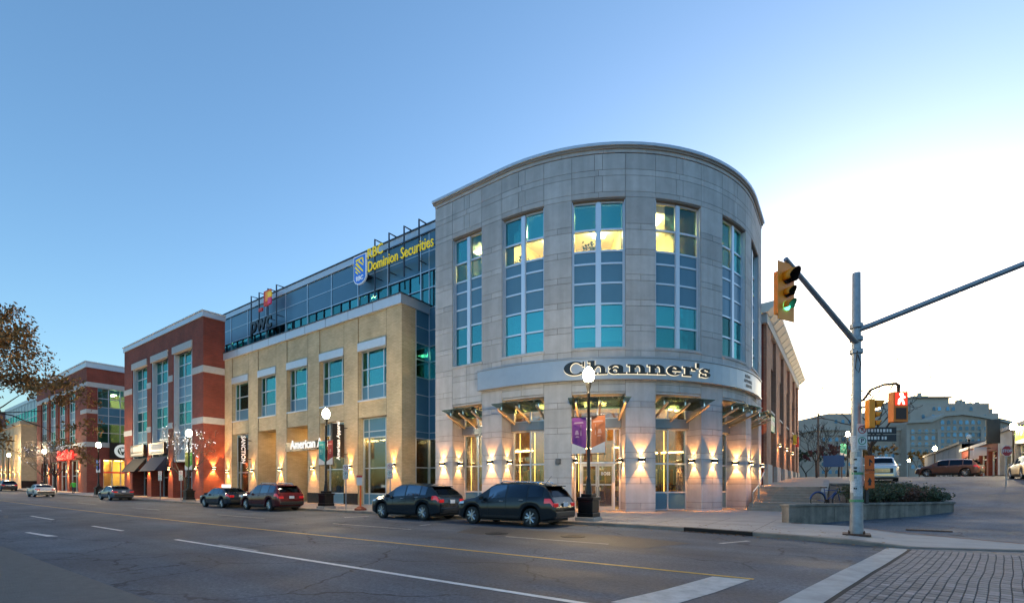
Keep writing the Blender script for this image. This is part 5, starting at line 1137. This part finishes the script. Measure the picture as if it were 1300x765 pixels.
# ================================================================ street lamps with banners
post_m=M('lamp_post_black',(.010,.011,.012),.35,.4); globe_m=M('lamp_globe',(1,.93,.8),.4,emit=34*LAMP,ecol=(1,.80,.48))
def lamp_post(x,y,label,z=None,h=5.75,on=True,banners=(),ped=True,energy=380,base=None):
    z=top_z(x) if z is None else z
    t=thing('street_lamp',label,'street lamp',(x,y,z),'black street lamps with bright globes')
    if ped:
        MB().box(x-.42,x+.42,y-.42,y+.42,z-.02,z+.16).build('footing',concrete,t,bevel=.02)
        mb=MB(); 
        for k,(w,a,b) in enumerate(((.36,.16,.34),(.33,.341,.86),(.38,.861,.98),(.24,.981,1.12))): mb.box(x-w,x+w,y-w,y+w,z+a,z+b)
        mb.build('pedestal',post_m,t,bevel=.02); b0=1.1
    else: MB().lathe((x,y,z),[(.2,0),(.2,.3),(.12,.5)],12).build('pedestal',post_m,t); b0=.4
    MB().lathe((x,y,z+b0),[(.15,0),(.13,.25),(.09,.5),(.085,.55),(.10,.6),(.075,.66),(.06,h-b0-.5),(.085,h-b0-.45),(.06,h-b0-.38),(.10,h-b0-.2),(.14,h-b0)],14).build('post',post_m,t,smooth=40)
    MB().lathe((x,y,z+h),[(.10,0),(.20,.12),(.235,.30),(.20,.47),(.10,.60),(.03,.66)],16).build('globe',globe_m if on else M('globe_off',(.6,.6,.58),.3),t,smooth=60)
    MB().lathe((x,y,z+h+.64),[(.06,0),(.045,.05),(.015,.14)],8).build('finial',post_m,t)
    if on:
        l=bpy.data.lights.new('lamp','POINT'); l.energy=energy*LAMP; l.color=(1,.72,.40); l.shadow_soft_size=.25
        o=bpy.data.objects.new('lamp_light',l); COL.objects.link(o); o.parent=t; o.location=(0,-.34,h+.3)
    for sd,c1,c2 in banners:    # along the street, each side of the post
        MB().tube([(x,y,z+4.35),(x+sd*.82,y,z+4.35)],.018,6).build('banner_arm',post_m,t); MB().tube([(x,y,z+2.75),(x+sd*.82,y,z+2.75)],.018,6).build('banner_arm',post_m,t)
        f=lambda a,b:(x+sd*lerp(.12,.76,a),y+.03*sin(a*3+b*2),z+lerp(2.8 ,4.32,b))
        bn=MB().grid(5,8,f).build('banner',c1,t,recalc=False,smooth=60)
        a=MB().add([(x+sd*.12,y-.045,z+2.8),(x+sd*.76,y-.045,z+2.8),(x+sd*.76,y-.045,z+3.25),(x+sd*.12,y-.045,z+3.0)],[(0,1,2,3)]); a.build('banner_foot',c2,bn,recalc=False)
        a=MB(); 
        for q,(u0,u1,w0,w1) in enumerate(((.2,.68,4.06,4.13),(.3,.36,3.55,4.0),(.42,.62,3.6,3.78),(.40,.60,3.48,3.54))): a.add([(x+sd*u0,y-.046-.001*q,z+w0),(x+sd*u1,y-.046-.001*q,z+w0),(x+sd*(u1-.05),y-.046-.001*q,z+w1),(x+sd*(u0+.05),y-.046-.001*q,z+w1)],[(0,1,2,3)])
        a.build('banner_print',M(c1.name+'_print',tuple(min(1,.18+.8*v) for v in c1.diffuse_color[:3]),.8),bn,recalc=False)
def ban(n,c): 
    m=M('banner_'+n,c,.8,noise=(6,.1)); m.diffuse_color=(*c,1); return m
bw=ban('white',(.6,.6,.6))
lamp_post(-8.75,18.0,'street lamp with purple and orange banners before the drum entrance',banners=((-1,ban('purple',(.13,.03,.22)),bw),(1,ban('orange',(.42,.14,.06)),bw)))
lamp_post(-27.2,18.0,'street lamp with teal and red banners before the yellow brick block',banners=((-1,ban('teal',(.03,.25,.28)),bw),(1,ban('maroon',(.25,.03,.03)),bw)))
lamp_post(-47.8,18.0,'street lamp with green banners before the red brick block',banners=((-1,ban('olive',(.18,.22,.03)),bw),(1,ban('green',(.06,.28,.04)),bw)))
lamp_post(-73.2,18.0,'street lamp with blue and violet banners by the coffee corner',banners=((-1,ban('blue',(.03,.10,.3)),bw),(1,ban('violet',(.12,.04,.2)),bw)),energy=400)
lamp_post(-99,18.0,'street lamp before the bank block',energy=500); lamp_post(-125,18.0,'street lamp before the far yellow block',energy=700)
lamp_post(.25,73,'street lamp at the back of the plaza',z=2.6,h=5.2,ped=False,banners=((-1,ban('sea_green',(.04,.3,.22)),bw),)); lamp_post(12.2,60,'street lamp with green banner before the rendered shop',z=2.55,h=4.0,ped=False,banners=((1,ban('lime',(.2,.4,.05)),bw),))
lamp_post(12.6,81,'unlit street lamp before the red brick shop',z=2.7,h=4.7,on=False,ped=False); lamp_post(10.8,93,'street lamp near the far end of the side street',z=2.62,h=4.2,ped=False); lamp_post(12,142,'street lamp before the stone hotel',z=2.62,h=4.6,ped=False)
# ================================================================ traffic signal pole
galv=M('galvanised_steel',(.27,.30,.34),.45,.6,noise=(5,.18)); PX,PY=.27,17.3
zp=top_z(PX); sp=thing('signal_pole','tall galvanised traffic signal pole with two arms, plastered with posters','signal pole',(PX,PY,zp))
MB().lathe((PX,PY,zp),[(.172,0),(.16,.8),(.143,2.5),(.125,4.5),(.105,7.72)],12).build('shaft',galv,sp,smooth=40); MB().box(PX-.34,PX+.34,PY-.34,PY+.34,zp-.01,zp+.05).build('base_plate',rust,sp,bevel=.01)
for a in range(4): MB().cyl((PX+.25*cos(PI/4+a*PI/2),PY+.25*sin(PI/4+a*PI/2),zp+.05),(PX+.25*cos(PI/4+a*PI/2),PY+.25*sin(PI/4+a*PI/2),zp+.12),.03,n=6).build('anchor_bolt',rust,sp)
LE=Vector((-1.25,13.95,7.3))
MB().tube([(PX,PY-.05,5.80),(PX-.1,PY-.25,5.86),tuple(Vector((PX,PY,5.83)).lerp(LE,.5)),tuple(LE+Vector((0,0,.06)))],[.085,.085,.075,.06],10).build('mast_arm',galv,sp,smooth=40)
MB().tube([(PX,PY,6.15),(PX+.35,PY-.02,6.23),(PX+4,PY-.3,7.28),(PX+7.2,PY-.5,7.75)],[.085,.085,.07,.055],10).build('mast_arm',galv,sp,smooth=40)
for z in (5.45,5.82,6.2): MB().lathe((PX,PY,z),[(.16,0),(.17,.02),(.17,.12),(.16,.14)],12).build('clamp_band',galv,sp)
MB().tube([(PX+.03,PY-.15,5.4),(PX+.1,PY-.22,5.1),(PX+.05,PY-.24,4.85),(PX-.03,PY-.22,5.0),(PX+.02,PY-.2,5.5)],.015,6).build('cable_loop',black,sp)
# posters stuck on the shaft
pm_=[M('poster_%d'%i,c,.8,noise=(30,.35)) for i,c in enumerate(((.6,.6,.6),(.45,.48,.5),(.55,.52,.45),(.12,.3,.15)))]
for i,(z,a,h,w) in enumerate(((1.25,-2.0,.42,.26),(1.7,-1.7,.38,.3),(2.1,-2.2,.35,.22),(2.0,-1.2,.3,.2),(1.15,-1.25,.3,.24),(1.6,-2.6,.35,.2),(2.45,-1.8,.25,.2),(.98,-1.7,.07,.45),(1.78,-1.2,.07,.5),(2.7,-2.2,.22,.18),(1.45,-.9,.3,.2))):
    rr=.168-.018*z/2.5*1.2; m=MB(); m.grid(5,1,lambda q,b:(PX+(rr+.006+.002*i)*cos(a+(q-.5)*w/rr),PY+(rr+.006+.002*i)*sin(a+(q-.5)*w/rr),zp+z+b*h)); m.build('poster',pm_[3] if h<.1 else pm_[i%3],sp,recalc=False)
dkp=M('poster_ink',(.03,.03,.03),.8)
for z in (1.85,1.95,2.2,1.35): 
    m=MB(); rr=.172; m.grid(3,1,lambda q,b:(PX+rr*cos(-1.75+(q-.5)*.5),PY+rr*sin(-1.75+(q-.5)*.5),zp+z+b*.05)); m.build('poster_print',dkp,sp,recalc=False)
yel_sig=M('signal_yellow',(.95,.28,.006),.45,noise=(4,.1)); lens_off=M('lens_dark',(.03,.012,.008),.2)
def signal_head(c,face,label,lit=None,scale=1.0,back=True,group=None):
    """c centre, face = unit horizontal direction the lenses look to"""
    c=Vector(c); n=Vector((face[0],face[1],0)).normalized(); s=Vector((-n.y,n.x,0)); up=Vector((0,0,1)); k=scale
    t=thing('traffic_signal',label,'traffic signal',c,group)
    hs=[.21,.15,.15]; 
    MB().obox(c-n*.10*k,s*.17*k,n*.10*k,up*.52*k).build('housing',yel_sig,t,bevel=.02)
    if back: MB().obox(c+n*.012,s*.31*k,n*.008,up*.70*k).build('backboard',yel_sig,t,bevel=.004)
    z=.52*k-.20*k; zs=[.33,-.04,-.35]; rs=[.15,.105,.105]
    for i,(zz,r_) in enumerate(zip(zs,rs)):
        o=c+up*zz*k+n*.03; r_*=k; N=16
        m=MB(); m.prism([(r_*cos(2*PI*q/N),r_*sin(2*PI*q/N)) for q in range(N)],lambda x,y,d:o+s*x+up*y+n*d,0,.02)
        col={'g':M('signal_green',(.05,.9,.55),.4,emit=1.4,ecol=(.08,1,.6))}.get(lit if i==2 else None,lens_off); m.build('lens',col,t)
        m=MB(); ln=r_*2.1
        def fn(a,b): 
            ang=lerp(-35,215,a); l_=ln*(1-.42*(1-max(0,sin(rad(ang))))*1.0); rr=r_*1.12; return o+s*rr*cos(rad(ang))+up*rr*sin(rad(ang))+n*(l_*b)
        m.grid(16,1,fn); v=m.build('visor',yel_sig,t,recalc=False,smooth=60); sd=v.modifiers.new('thick','SOLIDIFY'); sd.thickness=.008
        m=MB(); 
        def fn2(a,b):
            ang=lerp(-33,213,a); l_=ln*(1-.42*(1-max(0,sin(rad(ang)))))*.97; rr=r_*1.12-.012; return o+s*rr*cos(rad(ang))+up*rr*sin(rad(ang))+n*(.02+l_*b)
        m.grid(16,1,fn2); m.build('visor_lining',M('visor_black',(.006,.006,.006),.7),v,recalc=False,smooth=60)
    return t
signal_head(LE+Vector((.0,0,-.78)),(.88,-.47),'yellow overhead traffic signal showing green on the left mast arm','g',1.05)
t=bpy.data.objects
st_=signal_head((PX+.38,PY-.28,3.62),(.92,.38),'yellow traffic signal strapped low on the signal pole, seen from the side',None,.78,back=False)
MB().tube([(PX,PY,3.85),(PX+.3,PY-.25,3.85)],.03,6).build('strap_arm',galv,sp); MB().tube([(PX,PY,3.3),(PX+.3,PY-.25,3.3)],.03,6).build('strap_arm',galv,sp)
# pedestrian signal on a curved bracket
VF=Flat((PX,PY),(CR.x,CR.y),(-CFw.x,-CFw.y))
MB().tube([VF.map(.1,4.05,.1),VF.map(.35,4.38,.12),VF.map(.7,4.52,.14),VF.map(1.05,4.55,.15),VF.map(1.12,4.5,.15),VF.map(1.12,4.3,.15)],[.035,.035,.035,.04,.05,.04],8).build('bracket',rust,sp,smooth=50)
t=thing('pedestrian_signal','orange pedestrian signal box with a lit red walk symbol','pedestrian signal',VF.map(1.12,3.8,.15))
MB().fbox(VF,.91,1.33,3.42,4.30,.02,.24).build('housing',M('signal_orange',(.75,.18,.015),.5,emit=0),t,bevel=.015)
MB().fbox(VF,.945,1.295,3.90,4.27,.24,.25).build('lit_panel',M('ped_red',(.5,.02,.01),.5,emit=.22,ecol=(1,.05,.015)),t); MB().fbox(VF,.97,1.27,3.50,3.83,.24,.25).build('dark_panel',M('ped_dark',(.05,.025,.02),.6),t)
mb=MB(); cx,cz=1.12,4.085
for pl_ in ([(-.05,.10),(.05,.10),(.06,.16),(0,.185),(-.06,.16)],[(-.09,-.02),(.03,.10),(.06,.04),(.0,-.04)],[(-.03,.08),(.10,.02),(.12,.06),(.03,.12)],[(-.09,-.02),(-.02,-.03),(-.05,-.16),(-.10,-.16)],[(-.02,.0),(.06,-.02),(.10,-.16),(.05,-.16)]):
    mb.prism(pl_,lambda x,y,d:VF.map(cx+x,cz+y,d),.25,.2525+.001*len(mb.f)/7)
mb.build('walking_figure',M('ped_white',(1,.95,.85),.5,emit=1.0,ecol=(1,.8,.6)),t)
# street name plates
t=thing('street_name_sign','pair of dark street name plates beside the signal pole','street sign',VF.map(.95,2.9,.0)); nm=M('name_plate_dark',(.02,.022,.03),.5); lw_=M('sign_letter_white',(.75,.75,.75),.5)
for z,ws in ((3.20,(.05,.07,.04,.06,.05,.07,.05,.06)),(2.98,(.06,.05,.07,.05,.0,.05,.06))):
    MB().fbox(VF,.22,1.18,z-.10,z+.10,-.02,.0).build('plate',nm,t); mb=MB(); u_=.34
    for w_ in ws:
        if w_: mb.fbox(VF,u_,u_+w_,z-.045,z+.045,.0,.003)
        u_+=w_+.035
    mb.build('lettering',lw_,t)
MB().tube([VF.map(.0,3.09,-.03),VF.map(.3,3.09,-.03)],.02,6).build('arm',galv,t)
# parking regulation plates on the pole
ring=lambda r0,r1,n=24:[(r0*cos(2*PI*q/n),r0*sin(2*PI*q/n)) for q in range(n)]
white_s=M('sign_face_white',(.62,.62,.62),.5); red_s=M('sign_face_red',(.42,.02,.02),.5); grn_s=M('sign_face_green',(.02,.22,.10),.5); blk_s=M('sign_ink',(.02,.02,.02),.6)
def reg_plate(F,u,z,d,w,h,kind,parent):
    pl_=MB().fbox(F,u-w,u+w,z-h,z+h,d,d+.012).build('plate',white_s,parent,bevel=.004); c=z+h*.28 if kind=='p' else z
    k=w*.78; f=lambda x,y,dd:F.map(u+x,c+y,dd)
    MB().prism(ring(k,0),f,d+.012,d+.014).build('ring',grn_s if kind=='p' else red_s,pl_); MB().prism(ring(k*.78,0),f,d+.014,d+.016).build('ring_field',white_s,pl_)
    if kind=='p':
        mb=MB(); add_text(mb,'P',k*1.5,F,u,c,d+.018,.004,.001); mb.build('lettering',blk_s,pl_)
        for q in range(2): MB().fbox(F,u-w*.7,u+w*.7,z-h*.62-.09*q*h/.3,z-h*.50-.09*q*h/.3,d+.012,d+.014).build('text_line',blk_s,pl_)
    else:
        mb=MB(); add_text(mb,'P',k*1.1,F,u,c,d+.018,.004,.001); mb.build('lettering',blk_s,pl_)
        MB().prism([(-k*.62,k*.5),(-k*.5,k*.62),(k*.62,-k*.5),(k*.5,-k*.62)],f,d+.018,d+.0205).build('slash',red_s,pl_)
t=thing('parking_sign','white no-parking and parking plates on the signal pole','parking sign',VF.map(.02,3.0,.2))
reg_plate(VF,.02,3.20,.19,.15,.17,'n',t); reg_plate(VF,.02,2.82,.19,.15,.20,'p',t)
t=thing('detour_sign','orange detour sign panel strapped to the signal pole','detour sign',VF.map(.2,2.0,.25)); org=M('sign_orange',(.72,.12,.012),.55)
for z0,z1 in ((1.95,2.45),(1.50,1.94)): MB().fbox(VF,.06,.34,z0,z1,.24,.255).build('panel',org,t,bevel=.004)
mb=MB(); add_text(mb,'DETOUR',.075,VF,.20,2.02,.257,.002,.001); mb.build('lettering',blk_s,t); mb=MB(); mb.prism([(.18,2.15),(.22,2.15),(.22,2.26),(.28,2.22),(.28,2.27),(.20,2.35),(.18,2.33)],lambda x,y,d:VF.map(x,y,d),.255,.258); mb.prism([(.16,1.58),(.24,1.58),(.24,1.68),(.27,1.68),(.20,1.82),(.13,1.68),(.16,1.68)],lambda x,y,d:VF.map(x,y,d),.255,.258); mb.build('arrow',blk_s,t)
MB().tube([VF.map(.2,1.7,.12),VF.map(.2,1.7,.24)],.02,6).build('bracket',galv,t)
# push-button pole beside
t=thing('push_button_box','slim yellow and black crossing button box on the signal pole','push button',VF.map(.24,1.3,.1)); MB().fbox(VF,.19,.27,1.05,1.45,.05,.13).build('box',M('button_box',(.03,.03,.03),.5),t,bevel=.01); MB().fbox(VF,.205,.255,1.46,1.62,.06,.12).build('cap',yel_sig,t)
# ================================================================ kerb signs
def sign_post(x,y,label,kinds=('n','p'),h=2.75,face=None):
    z=top_z(x); F=Flat((x,y),(CR.x,CR.y),(-CFw.x,-CFw.y)); t=thing('parking_sign',label,'parking sign',(x,y,z))
    MB().cyl((x,y,z),(x,y,z+h),.032,n=8).build('post',galv,t); zz=z+h-.2
    for k in kinds: reg_plate(F,0,zz,.036,.17,.19 if k=='n' else .24,k,t); zz-=.46
sign_post(-25.0,17.9,'parking plates on a slim post before the last brick bay'); sign_post(-21.2,18.1,'parking plates on a slim post beside the glass link'); sign_post(-54.0,17.9,'parking plates on a slim post before the red brick return'); sign_post(-49.2,17.9,'parking plates on a slim post beside the green-bannered lamp')
t=thing('construction_sign','orange construction marker post with white plate beside the parked crossover','construction sign',(-23.6,17.9,KERB))
MB().lathe((-23.6,17.9,KERB),[(.36,0),(.36,.10),(.25,.16),(.14,.24)],10).build('base',M('marker_base',(.25,.05,.02),.7),t); MB().cyl((-23.6,17.9,KERB+.2),(-23.6,17.9,KERB+1.95),.055,n=8).build('post',org,t); MB().obox((-23.6,17.84,KERB+1.75),(.17*.82,.17*.57,0),(.57*.01,-.82*.01,0),(0,0,.26)).build('plate',white_s,t); MB().obox((-23.61,17.825,KERB+2.02),(.17*.82,.17*.57,0),(.57*.012,-.82*.012,0),(0,0,.06)).build('plate_band',red_s,t)
# stop sign
x,y=8.3,42.4; z=gz(x,y); t=thing('stop_sign','red octagonal stop sign on the side street','stop sign',(x,y,z)); F=Flat((x,y),(CR.x,CR.y),(-CFw.x,-CFw.y))
MB().cyl((x,y,z),(x,y,z+2.6),.035,n=8).build('post',galv,t); oc=lambda r:[(r*cos(PI/8+q*PI/4),r*sin(PI/8+q*PI/4)) for q in range(8)]; f=lambda a,b,d:F.map(a,z+2.25+b,d)
MB().prism(oc(.36),f,.04,.055).build('border',white_s,t); MB().prism(oc(.33),f,.055,.06).build('face',red_s,t); mb=MB(); add_text(mb,'STOP',.24,F,0,z+2.25,.064,.006,.002); mb.build('lettering',white_s,t)
# bicycle on the landing
def bicycle(x,y,yaw,z):
    t=thing('bicycle','blue bicycle leaning behind the planter wall','bicycle',(0,0,0)); bm_=M('bike_blue',(.03,.07,.22),.35); r=.34
    for xw in(-.52,.52):
        w=MB().tube([(xw+r*cos(2*PI*q/24),0,r+r*sin(2*PI*q/24)) for q in range(25)],.022,6).build('wheel',tyre_m,t); s_=MB()
        for q in range(12): s_.cyl((xw,0,r),(xw+r*.95*cos(q*PI/6),0,r+r*.95*sin(q*PI/6)),.003,n=4)
        s_.build('spokes',chrome_m,w)
        MB().tube([(xw+(r+.04)*cos(rad(a)),0,r+(r+.04)*sin(rad(a))) for a in range(10,171,16)],.03,6).build('mudguard',bm_,t)
    MB().tube([(-.52,0,r),(-.12,0,.30),(.38,0,.80),(.40,0,.9)],.02,6).build('frame',bm_,t); MB().tube([(-.12,0,.30),(-.25,0,.88)],.018,6).build('seat_tube',bm_,t); MB().tube([(-.22,0,.78),(.38,0,.80)],.018,6).build('top_tube',bm_,t); MB().tube([(.38,0,.85),(.52,0,r)],.018,6).build('fork',bm_,t)
    MB().obox((-.27,0,.92),(.13,0,0),(0,.07,0),(0,0,.03)).build('saddle',black,t,bevel=.02); MB().tube([(.30,-.28,1.0),(.40,-.12,.98),(.40,.12,.98),(.30,.28,1.0)],.014,6).build('handlebar',black,t); MB().lathe((-.12,0,.30),[(.09,-.02),(.09,.02)],12,'y').build('crank',chrome_m,t)
    t.location=(x,y,z); t.rotation_euler=(rad(4),0,rad(yaw))
bicycle(-.62,25.5,40,LZ-.004)
# information board on the plaza
t=thing('notice_board','blue notice board on two posts at the back of the plaza','notice board',(-1.0,60,2.5))
for q in(-.7,.7): MB().cyl((-1+q,60,2.4),(-1+q,60,4.6),.06,n=8).build('post',M('timber_post',(.2,.12,.07),.8),t)
MB().box(-1.9,-.1,59.93,59.99,3.6,4.8).build('panel',M('board_blue',(.05,.11,.25),.5),t)
t=thing('utility_pole','bare wooden utility pole beyond the plum brick building','utility pole',(-3.3,84,2.6)); MB().cyl((-3.3,84,2.6),(-3.3,84,12.4),.17,.12,10).build('pole',M('timber_pole',(.14,.10,.08),.9),t); MB().box(-4.1,-2.5,83.95,84.05,11.6,11.75).build('crossarm',MATS['timber_pole'],t)
# people
def person(x,y,z,yaw,top,legs,label,h=1.72,stride=.16):
    t=thing('person',label,'person',(0,0,0)); k=h/1.72; me=bpy.data.meshes.new('body')
    V=[(0,0,.93),(0,0,1.15),(0,.01,1.38),(0,0,1.50),(0,.02,1.60),(0,.02,1.70)]; Rr=[(.15,.11),(.14,.10),(.17,.11),(.055,.055),(.085,.10),(.06,.07)]; Ed=[(0,1),(1,2),(2,3),(3,4),(4,5)]
    for s_ in(-1,1):
        b=len(V); V+=[(s_*.10,0,.86),(s_*.10,s_*stride*.5+.03,.48),(s_*.10,s_*stride,.07),(s_*.10,s_*stride+.13,.035),(s_*.20,0,1.42),(s_*.25,-s_*.06,1.15),(s_*.24,-s_*.06+.12,.92),(s_*.24,-s_*.06+.16,.83)]
        Rr+=[(.10,.10),(.065,.065),(.05,.05),(.045,.035),(.06,.06),(.048,.048),(.036,.036),(.035,.025)]; Ed+=[(0,b),(b,b+1),(b+1,b+2),(b+2,b+3),(2,b+4),(b+4,b+5),(b+5,b+6),(b+6,b+7)]
    me.from_pydata([(a*k,b*k,c*k) for a,b,c in V],Ed,[]); o=bpy.data.objects.new('body',me); COL.objects.link(o); o.parent=t
    md=o.modifiers.new('skin','SKIN'); 
    for i,(a,b) in enumerate(Rr): me.skin_vertices[0].data[i].radius=(a*k,b*k)
    me.skin_vertices[0].data[0].use_root=True; o.modifiers.new('sub','SUBSURF').levels=1; o.modifiers['sub'].render_levels=2
    sk=M('skin_tone',(.42,.25,.17),.6)
    for m in (sk,top,legs): me.materials.append(m)
    dg=bpy.context.evaluated_depsgraph_get(); m2=bpy.data.meshes.new_from_object(o.evaluated_get(dg)); o.modifiers.clear(); o.data=m2
    for m in (sk,top,legs):
        if m.name not in m2.materials: m2.materials.append(m)
    idx={m.name:i for i,m in enumerate(m2.materials)}
    for p in m2.polygons:
        z_=p.center.z/k; p.material_index=idx[sk.name] if z_>1.47 or (abs(p.center.x)>.19*k and z_<.90) else (idx[top.name] if z_>.88 else idx[legs.name]); p.use_smooth=True
    MB().lathe((0,.0,1.62*k),[(.105*k,0),(.112*k,.05*k),(.09*k,.12*k),(.03*k,.15*k)],12).build('hair',M('hair_dark',(.03,.02,.015),.8),t,smooth=60)
    t.location=(x,y,z); t.rotation_euler=(0,0,rad(yaw))
person(-86.5,18.6,top_z(-86.5),90,M('jacket_green',(.05,.55,.06),.7),M('trousers_navy',(.02,.025,.05),.8),'person in a bright green jacket walking by the coffee corner')
person(-102,18.3,top_z(-102),-60,M('jacket_dark',(.03,.03,.035),.8),M('trousers_grey',(.05,.05,.055),.8),'person in dark clothes standing by the bank block')
# ================================================================ trees
bark=M('bark',(.055,.042,.035),.9,noise=(10,.3),bump=(30,.4))
def grow(mb,p,d,l,r,depth,rn,tips,spread=.55,up=.12,segs=3,nb=(2,3),minr=.006):
    pts=[p]; rs=[r]; q=p.copy(); dd=d.copy()
    for i in range(segs):
        dd=(dd+Vector((rn.gauss(0,.13),rn.gauss(0,.13),rn.gauss(0,.10)+up*.5))).normalized(); q=q+dd*(l/segs); pts.append(q.copy()); rs.append(max(minr,r*(1-.38*(i+1)/segs)))
    mb.tube(pts,rs,8 if r>.06 else (5 if r>.02 else 4))
    if depth==0: tips.append((pts[1],pts[-1])); return
    tips.append((pts[-2],pts[-1])) if depth<2 else None
    for k in range(rn.randint(*nb)):
        a=dd.orthogonal().normalized(); a=Matrix.Rotation(rn.uniform(0,2*PI),3,dd)@a; nd=(dd+a*rn.uniform(.5,1.25)*spread*1.4+Vector((0,0,up))).normalized()
        at=pts[-1] if k<2 else pts[rn.randint(1,segs)]
        grow(mb,at,nd,l*rn.uniform(.62,.86),rs[-1]*rn.uniform(.62,.82),depth-1,rn,tips,spread,up,segs,nb,minr)
def bare_tree(x,y,z,h,label,seed,depth=5,leafs=None,nl=0,ls=.05,trunk=.3,group=None,fairy=False,r=None,spread=.55,minr=.010):
    rn=random.Random(seed); t=thing('street_tree',label,'tree',(x,y,z),group); mb=MB(); tips=[]
    base=Vector((x,y,z-.05)); top=Vector((x+rn.gauss(0,.05),y+rn.gauss(0,.05),z+h*trunk)); r=r or h*.016
    tk=MB().tube([base,base.lerp(top,.5)+Vector((rn.gauss(0,.03),rn.gauss(0,.03),0)),top],[r*1.35,r*1.1,r],8); tk.build('trunk',bark,t,smooth=60)
    for k in range(4):
        a=2*PI*k/4+rn.uniform(-.5,.5); grow(mb,top-Vector((0,0,.1*k*h*.1)),Vector((cos(a)*.7,sin(a)*.7,rn.uniform(.7,1.2))).normalized(),h*.27,r*.68,depth-2,rn,tips,spread,minr=minr)
    mb.build('crown',bark,t,smooth=60)
    if nl:
        lf=MB()
        for i in range(nl):
            a,b=tips[rn.randrange(len(tips))]; p=a.lerp(b,rn.uniform(.2,1.1))+Vector((rn.gauss(0,.09),rn.gauss(0,.09),rn.gauss(0,.08))); leaf_quad(lf,p,ls*rn.uniform(.6,1.3),rn)
        lf.build('leaves',leafs,t,recalc=False)
    if fairy:
        fl=MB()
        for i in range(60):
            a,b=tips[rn.randrange(len(tips))]; p=a.lerp(b,rn.random()); fl.obox(p,(.02,0,0),(0,.02,0),(0,0,.02))
        fl.build('fairy_lights',M('fairy_light',(.7,.75,.85),.4,emit=1.0,ecol=(.85,.9,1)),t)['kind']='stuff'
    return t
pale_leaf=M('pale_dry_leaf',(.24,.22,.20),.8,noise=(4,.4)); rust_leaf=M('rust_leaf',(.30,.15,.045),.75,noise=(2.5,.5)); red_leaf=M('red_leaf',(.14,.03,.025),.8,noise=(3,.4)); ochre_leaf=M('ochre_leaf',(.22,.12,.03),.8,noise=(3,.4))
bare_tree(-49.8,18.4,top_z(-50),6.6,'leafless street tree with small lights before the red brick block',3,6,pale_leaf,500,.045,fairy=True)
bare_tree(-94,18.3,top_z(-94),7.6,'leafless dark street tree before the bank block',5,6,pale_leaf,1100,.07,fairy=True,minr=.02); bare_tree(-101,18.6,top_z(-101),7.4,'second bare street tree further along the bank block',6,6,pale_leaf,1000,.07)
bare_tree(1.05,29.6,1.1,5.9,'thin bare young tree rising from the planter behind the signal pole',9,6,None,0,trunk=.4,r=.085,spread=.75,minr=.014)
bare_tree(-2.4,58,2.5,5.2,'small bare tree on the plaza',12,6,None,0,minr=.02); bare_tree(-.6,66,2.6,5.0,'small bare tree at the far side of the plaza by the lamp',14,6,None,0,minr=.02)
bare_tree(-2.6,96,2.6,6.5,'dark red leaved tree beyond the plaza',21,5,red_leaf,2600,.14,trunk=.2); bare_tree(3.2,92,2.6,6.5,'ochre autumn tree before the hotel left wing',22,5,ochre_leaf,2600,.15,trunk=.2); bare_tree(14.5,150,2.6,8.5,'round brown autumn tree before the hotel middle wing',23,5,ochre_leaf,2800,.22,trunk=.2)
bare_tree(-6,104,2.6,7,'greenish bare-topped tree behind the utility pole',24,5,leaf_g,2200,.15,trunk=.2)
# big autumn tree on the near side, its branches hanging over the street
rn=random.Random(42); TX,TY=-31.0,-1.2; tr=thing('autumn_tree','brown leaved autumn tree overhanging the near side of the street','tree',(TX,TY,gstreet(TX)))
top=Vector((TX+.3,TY+.5,3.6)); MB().tube([(TX,TY,-.05),(TX+.1,TY+.2,1.8),top],[.38,.31,.27],12).build('trunk',bark,tr,smooth=60)
mb=MB(); tips=[]
for tx,ty,tz in ((-26.6,4.2,5.3),(-27,3.4,6.3),(-27,2.6,7.6),(-28.4,1.6,9),(-29.5,3,8),(-31,1,10),(-33,-2,9),(-34,2,7),(-28.3,4.2,5.8),(-31,-5,8),(-28.0,3.6,5.0),(-27.6,2.0,5.4),(-28.2,2.2,6.4),(-28.5,3.4,7.2),(-29.5,2.0,5.2)):
    d=(Vector((tx,ty,tz))-top); grow(mb,top,d.normalized(),d.length*.46,.12,4,rn,tips,.38,.03,3,(2,3))
mb.build('branches',bark,tr,smooth=60); lf=MB()
for i in range(46000):
    a,b=tips[rn.randrange(len(tips))]; p=a.lerp(b,rn.uniform(.0,1.15))+Vector((rn.gauss(0,.15),rn.gauss(0,.15),rn.gauss(0,.15))); leaf_quad(lf,p,.078*rn.uniform(.6,1.35),rn)
lf.build('leaves',rust_leaf,tr,recalc=False)
